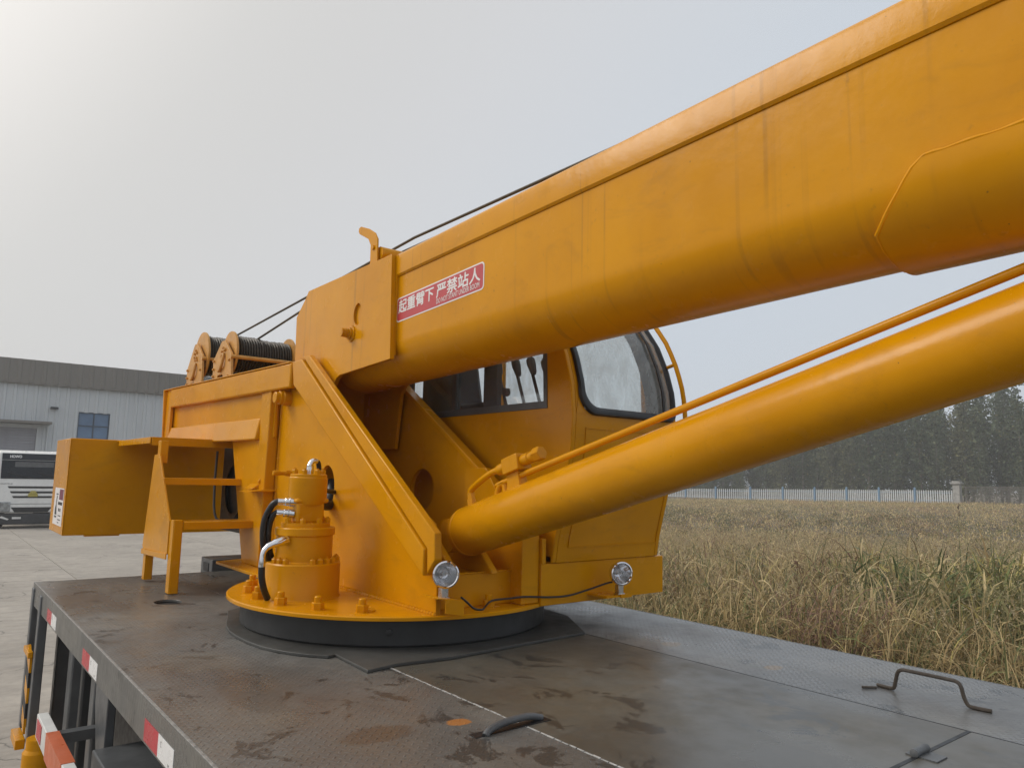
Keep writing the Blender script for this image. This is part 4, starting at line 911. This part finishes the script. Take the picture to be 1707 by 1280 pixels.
part('cab_side', MB().prism(sidep, CX1-.03, CX1, 'x', [[(3.02, 2.50), (4.42, 2.50), (4.42, 3.6), (3.42, 3.6), (3.05, 3.22)]]), Y_, cb, .006)
part('cab_post', MB().box(CX0+.03, CX0+.07, CYB-.06, CYB-.03, 2.78, 3.72).box(CX1-.07, CX1-.03, CYB-.06, CYB-.03, 2.78, 3.72), Y_, cb)
def front_strip(x0, x1, z0, z1, off, thick, n=22):
    zs = [z0+(z1-z0)*i/n for i in range(n+1)]; vs = []
    for z in zs:
        y = fy(z)-off; vs += [(x0, y, z), (x1, y, z), (x1, y+thick, z), (x0, y+thick, z)]
    fs = [(3, 2, 1, 0), tuple(range(4*n, 4*n+4))]
    for i in range(n):
        for k in range(4): fs.append((4*i+k, 4*i+(k+1) % 4, 4*i+4+(k+1) % 4, 4*i+4+k))
    return MB().add(vs, fs)
part('front_panel', front_strip(CX0+.031, CX1-.031, 2.015, 2.80, -.002, .02), Y_, cb, angle=40)
part('front_pillar', front_strip(CX0+.031, CX0+.075, 2.80, 3.70, -.002, .02), Y_, cb, angle=40)
part('front_pillar', front_strip(CX1-.045, CX1-.031, 2.80, 3.70, -.002, .02), Y_, cb, angle=40)
# pressed outline of the lower and upper front panels
def outline(x0, x1, z0, z1, w=.006, o=.003):
    b = MB()
    for a in ((x0, x0+w, z0, z1), (x1-w, x1, z0, z1)): q = front_strip(*a, o, .004, 8); b.add(q.v, q.f)
    for a in ((x0, x1, z0, z0+w), (x0, x1, z1-w, z1)): q = front_strip(*a, o, .004, 2); b.add(q.v, q.f)
    return b
part('panel_moulding', outline(CX0+.10, CX1-.03, 2.09, 2.72), Y_, cb, angle=40)
# windscreen with thick rubber gasket, laid on the curved front
def on_front(poly, off): return [(x, fy(z)-off, z) for x, z in poly]
gx0, gx1, gz0, gz1 = CX0+.048, CX1-.012, 2.785, 3.62
def gasket_poly(i, n=7):
    x0, x1, z0, z1 = gx0+i, gx1-i, gz0+i, gz1-i; o = []
    for cx, cz, r, a in ((x1-.05, z1-.05, .05, 0), (x0+.05, z1-.05, .05, 90), (x0+.12, z0+.12, .12-.0*i, 180), (x1-.05, z0+.05, .05, 270)):
        o += [(cx+r*math.cos(rad(a+90*k/n)), cz+r*math.sin(rad(a+90*k/n))) for k in range(n+1)]
    res = []
    for k in range(len(o)):
        p, q = o[k], o[(k+1) % len(o)]; m_ = max(1, int(math.hypot(q[0]-p[0], q[1]-p[1])/.04))
        res += [(p[0]+(q[0]-p[0])*j/m_, p[1]+(q[1]-p[1])*j/m_) for j in range(m_)]
    return res
outer = gasket_poly(0); K = len(outer)
cen = ((gx0+gx1)/2, (gz0+gz1)/2)
def shrink(p, d): 
    sxx = 1-2*d/(gx1-gx0); szz = 1-2*d/(gz1-gz0); return (cen[0]+(p[0]-cen[0])*sxx, cen[1]+(p[1]-cen[1])*szz)
rings = []
for d, o_ in ((0, .004), (.006, .020), (.022, .024), (.036, .018), (.044, .008)): rings.append(on_front([shrink(p, d) for p in outer], o_))
vs = [p for r in rings for p in r]; fs = [(r*K+i, r*K+(i+1) % K, (r+1)*K+(i+1) % K, (r+1)*K+i) for r in range(len(rings)-1) for i in range(K)]
wsn = part('front_window', MB().add(vs, fs), RUBBER, cb, angle=50)
nz, nx = 16, 2; gl = MB(); z0, z1 = gz0+.03, gz1-.03
gl.add([(gx0+.03+(gx1-gx0-.06)*i/nx, fy(z0+(z1-z0)*j/nz)-.010, z0+(z1-z0)*j/nz) for j in range(nz+1) for i in range(nx+1)], [(j*(nx+1)+i, j*(nx+1)+i+1, (j+1)*(nx+1)+i+1, (j+1)*(nx+1)+i) for j in range(nz) for i in range(nx)])
part('pane', gl, G_FRONT, wsn)
corner = MB(); arc = [shrink((gx0+.12-.12*math.cos(rad(90*k/10)), gz0+.12-.12*math.sin(rad(90*k/10))), .012) for k in range(11)]
cv = on_front([(gx0-.02, 2.79)]+arc, .0015)
corner.add(cv+[(x_, y_+.02, z_) for x_, y_, z_ in cv], [(0, k, k+1) for k in range(1, 11)]+[(12, 12+k+1, 12+k) for k in range(1, 11)]+[(k, k+1, 13+k, 12+k) for k in range(1, 11)])
part('front_corner', corner, Y_, cb, angle=40)
part('wiper_arm', front_strip(CX1-.14, CX1-.125, 2.83, 3.5, .03, .008), RUBBER, wsn)
part('inner_post', front_strip(CX1-.17, CX1-.032, 2.80, 3.65, -.028, .05), CABIN, cb, angle=40)
# side window: grey sliding frame, pane and the things behind it
sw = part('side_window', MB().prism([(2.985, 2.825), (4.44, 2.825), (4.44, 3.62), (3.40, 3.62), (3.0, 3.24)], CX0-.006, CX0+.004, 'x', [[(3.015, 2.865), (4.40, 2.865), (4.40, 3.59), (3.43, 3.59), (3.03, 3.22)]]), GREY, cb, .002)
part('pane', MB().prism([(3.015, 2.865), (4.40, 2.865), (4.40, 3.59), (3.43, 3.59), (3.03, 3.22)], CX0+.010, CX0+.014, 'x'), G_SIDE, sw)
part('sill', MB().box(CX0+.032, CX0+.16, 3.0, 4.5, 2.835, 2.86), BEIGE, sw)
part('window_stile', MB().box(CX0-.008, CX0+.012, 3.86, 3.90, 2.865, 3.5), GREY, sw)
part('far_pane', MB().prism([(3.02, 2.50), (4.42, 2.50), (4.42, 3.6), (3.42, 3.6), (3.05, 3.22)], CX1-.018, CX1-.014, 'x'), G_FAR, cb)
seat = part('operator_seat', MB().box(2.78, 3.12, 3.80, 4.26, 2.35, 2.66).prism([(4.14, 2.66), (4.30, 2.66), (4.36, 3.30), (4.26, 3.34), (4.18, 3.0)], 2.80, 3.06, 'x'), CABIN, cb, .04)
part('seat_arm', MB().box(2.72, 2.77, 3.74, 4.1, 2.62, 2.92), CABIN, cb, .02)
part('control_column', MB().box(2.70, 2.74, 3.56, 3.70, 2.3, 3.62), CABIN, cb, .006)
part('rear_blind', MB().prism(rrect(3.96, 4.40, 2.80, 3.5, .06), 2.69, 2.71, 'x'), BLIND, cb)
part('dash', MB().box(2.72, 3.36, 2.98, 3.16, 2.3, 2.66), CABIN, cb, .02)
part('lever_console', MB().box(2.74, 2.86, 3.02, 3.52, 2.3, 2.80), CABIN, cb, .01)
for k, (y, zt, dy) in enumerate(((3.66, 3.12, .13), (3.50, 3.10, .12), (3.38, 3.10, .12), (3.27, 3.08, .10))):
    lv = part('control_lever', MB().tube([(2.78+.02*k, y-dy, 2.80), (2.78+.02*k, y, zt)], .010, 8), CABIN, cb)
    part('knob', MB().lathe([(.014, -.07), (.020, -.055), (.028, 0), (.027, .03), (.012, .05)], (2.78+.02*k, y, zt+.03), (0, dy, .3), 14), CABIN, lv)
part('joint_knob', MB().lathe([(.012, -.02), (.026, -.016), (.026, .016), (.012, .02)], (2.77, 3.56, 2.97), (1, 0, 0), 9), CABIN, cb)
# guard rail bowed round the cab front
rl = part('guard_rail', MB().tube([(CX1-.02, fy(z)-.085, z) for z in np.linspace(2.70, 3.62, 14)], .0135, 12), Y_, cb)
for z in (3.13, 3.5): part('rail_stay', MB().tube([(CX1-.02, fy(z)-.085, z), (CX1-.02, fy(z)+.01, z-.02)], .011, 8), Y_, rl)
part('rail_stay', MB().tube([(CX1-.02, fy(2.72)-.085, 2.70), (CX1-.02, fy(2.72)+.01, 2.70)], .011, 8), Y_, rl)

# work lamps and their lead ------------------------------------------------
def lamp(px, py, pz, brk):
    ld = Vector((-.34, -.92, .02)).normalized()
    o = Vector((px, py, pz)); R_ = .060
    L = part('work_lamp', MB().lathe([(.02, .068), (.041, .062), (.054, .041), (.060, .016), (.062, .004)], o, -ld, 32, False), CHROME, cr_)
    part('lamp_rim', MB().lathe([(R_-.008, .008), (R_-.004, .012), (R_+.002, .009), (R_+.004, 0), (R_+.002, -.012), (R_-.006, -.012)], o, ld, 36, False), CHROME, L)
    part('reflector', MB().lathe([(.008, -.045), (.022, -.042), (.034, -.030), (.044, -.015), (.052, .002)], o, ld, 32, False), CHROME, L)
    part('bulb', MB().lathe([(.006, -.05), (.009, -.03), (.008, -.012), (.003, -.006)], o, ld, 12), STEEL, L)
    part('lens', MB().lathe([(.052, .004), (.041, .011), (.023, .015), (.004, .017)], o, ld, 32), G_LAMP, L)
    part('lamp_foot', MB().box(px-.014, px+.022, py+.005, py+.035, pz-.105, pz-.062).box(px-.02, px+.028, py, py+.04, pz-.112, pz-.104), STEEL, L, .002)
    return L
L1 = lamp(1.93, 2.90, 2.003, 0)
part('lamp_bracket', MB().prism([(1.86, 1.905), (2.0, 1.885), (2.0, 1.890), (1.86, 1.910)], 2.85, 2.985, 'y').hexa([(1.90, 2.845, 1.84), (2.0, 2.845, 1.822), (2.0, 2.85, 1.822), (1.90, 2.85, 1.84)], [(1.90, 2.845, 1.903), (2.0, 2.845, 1.887), (2.0, 2.85, 1.887), (1.90, 2.85, 1.903)]), Y_, L1)
L2 = lamp(2.99, 2.80, 1.954, 0)
part('lamp_bracket', MB().box(2.88, 3.04, 2.80, 2.96, 1.832, 1.842).box(2.98, 3.06, 2.79, 2.80, 1.828, 1.846), Y_, L2)
part('lamp_lead', MB().tube([(2.00, 2.87, 1.90), (2.035, 2.872, 1.875), (2.08, 2.876, 1.842), (2.13, 2.88, 1.833), (2.18, 2.92, 1.84), (2.25, 2.96, 1.853), (2.35, 2.95, 1.856), (2.45, 2.95, 1.856), (2.6, 2.93, 1.845), (2.72, 2.92, 1.845), (2.83, 2.89, 1.87), (2.92, 2.85, 1.90), (2.97, 2.85, 1.905)], .0052, 8, 5), HOSE, cr_)

# winches --------------------------------------------------------------------
def winch(y, zc, R, x0, x1, zb, seed):
    rr_ = random.Random(seed)
    W_ = part('winch', MB().prism([(y+.29, zb), (y+.30, zb+.20), (y+.10, zc+.03+.08), (y+.02, zc+.11), (y-.16, zc-.02), (y-.20, zb)], x0-.045, x0-.025, 'x', [rrect(y+.02, y+.16, zb+.006, zb+.06, .02, 3)]), YW, cr_, .003)
    for xx in (x0, x1): part('drum_flange', MB().lathe([(.05, -.009), (R, -.009), (R+.002, -.005), (R+.002, .005), (R, .009), (.05, .009)], (xx, y, zc), (1, 0, 0), 40), YW, W_)
    rp = []; n = 21; r0 = R-.042
    for k in range(n):
        b_ = .006*rr_.random()-.003+(.012 if k < n*.45 else 0)
        for q in range(5): rp.append((r0-.012+b_+.013*math.sin(math.pi*q/4.0), .01+(x1-x0-.02)*(k+q/4.0*.98)/n))
    part('wound_rope', MB().lathe(rp, (x0, y, zc), (1, 0, 0), 32), DRUM, W_)
    part('tie_rod', MB().tube([(x0-.05, y-.17, zc-.045), (x1+.08, y-.17, zc-.045)], .017, 12), YW, W_)
    part('drum_motor', MB().lathe([(.08, 0), (.08, .09), (.05, .11)], (x1+.01, y, zc), (1, 0, 0), 20), YW, W_)
    bl = local(MB().lathe([(.011, 0), (.012, .012), (.009, .016)], axis=(-1, 0, 0), n=6), YW, 'flange_bolt')
    pts = [(x0-.045, y+.03+.035*math.cos(a), zc+.0+.045*math.sin(a)) for a in np.linspace(.4, 5.9, 6)]+[(x0-.045, y+q, zb+h) for q, h in ((.26, .19), (.26, .12), (.26, .06), (-.14, .16), (-.13, .03), (.08, .12), (-.02, .26))]
    copies('flange_bolt', bl, W_, pts)
    part('locking_bar', MB().tube([(x0-.055, y+.10, zb+.09), (x0-.062, y+.02, zb+.12), (x0-.062, y-.01, zb+.18), (x0-.055, y, zb+.23)], .012, 8, 4), YW, W_)
    return W_
winch(6.18, 3.415, .185, 1.915, 2.40, 3.183, 1)
winch(6.98, 3.49, .215, 1.915, 2.40, 3.183, 2)
for k in range(3):
    part('winch_hose', MB().tube([(2.44, 6.2+.1*k, 3.42), (2.52, 6.1, 3.46-.05*k), (2.58, 5.9, 3.38-.05*k), (2.60, 5.6, 3.2)], .018, 10, 5), HOSE, cr_)
part('winch_hose', MB().tube([(2.42, 6.25, 3.53), (2.50, 6.2, 3.535), (2.60, 6.1, 3.54), (2.7, 5.9, 3.5)], [.02, .026, .018, .018], 10), HOSE, cr_)
# hoist ropes
part('hoist_rope', MB().tube([(2.12, 6.98, 3.655), (2.21, 4.6, 3.835), (2.22, 3.79, 3.885), (2.22, 2.2, 3.877), (2.2, .4, 3.86)], .0085, 8), ROPE, cr_)
part('hoist_rope', MB().tube([(2.12, 6.20, 3.555), (2.14, 4.6, 3.735), (2.15, 3.79, 3.783), (2.15, 2.2, 3.79), (2.2, .4, 3.83)], .0085, 8), ROPE, cr_)
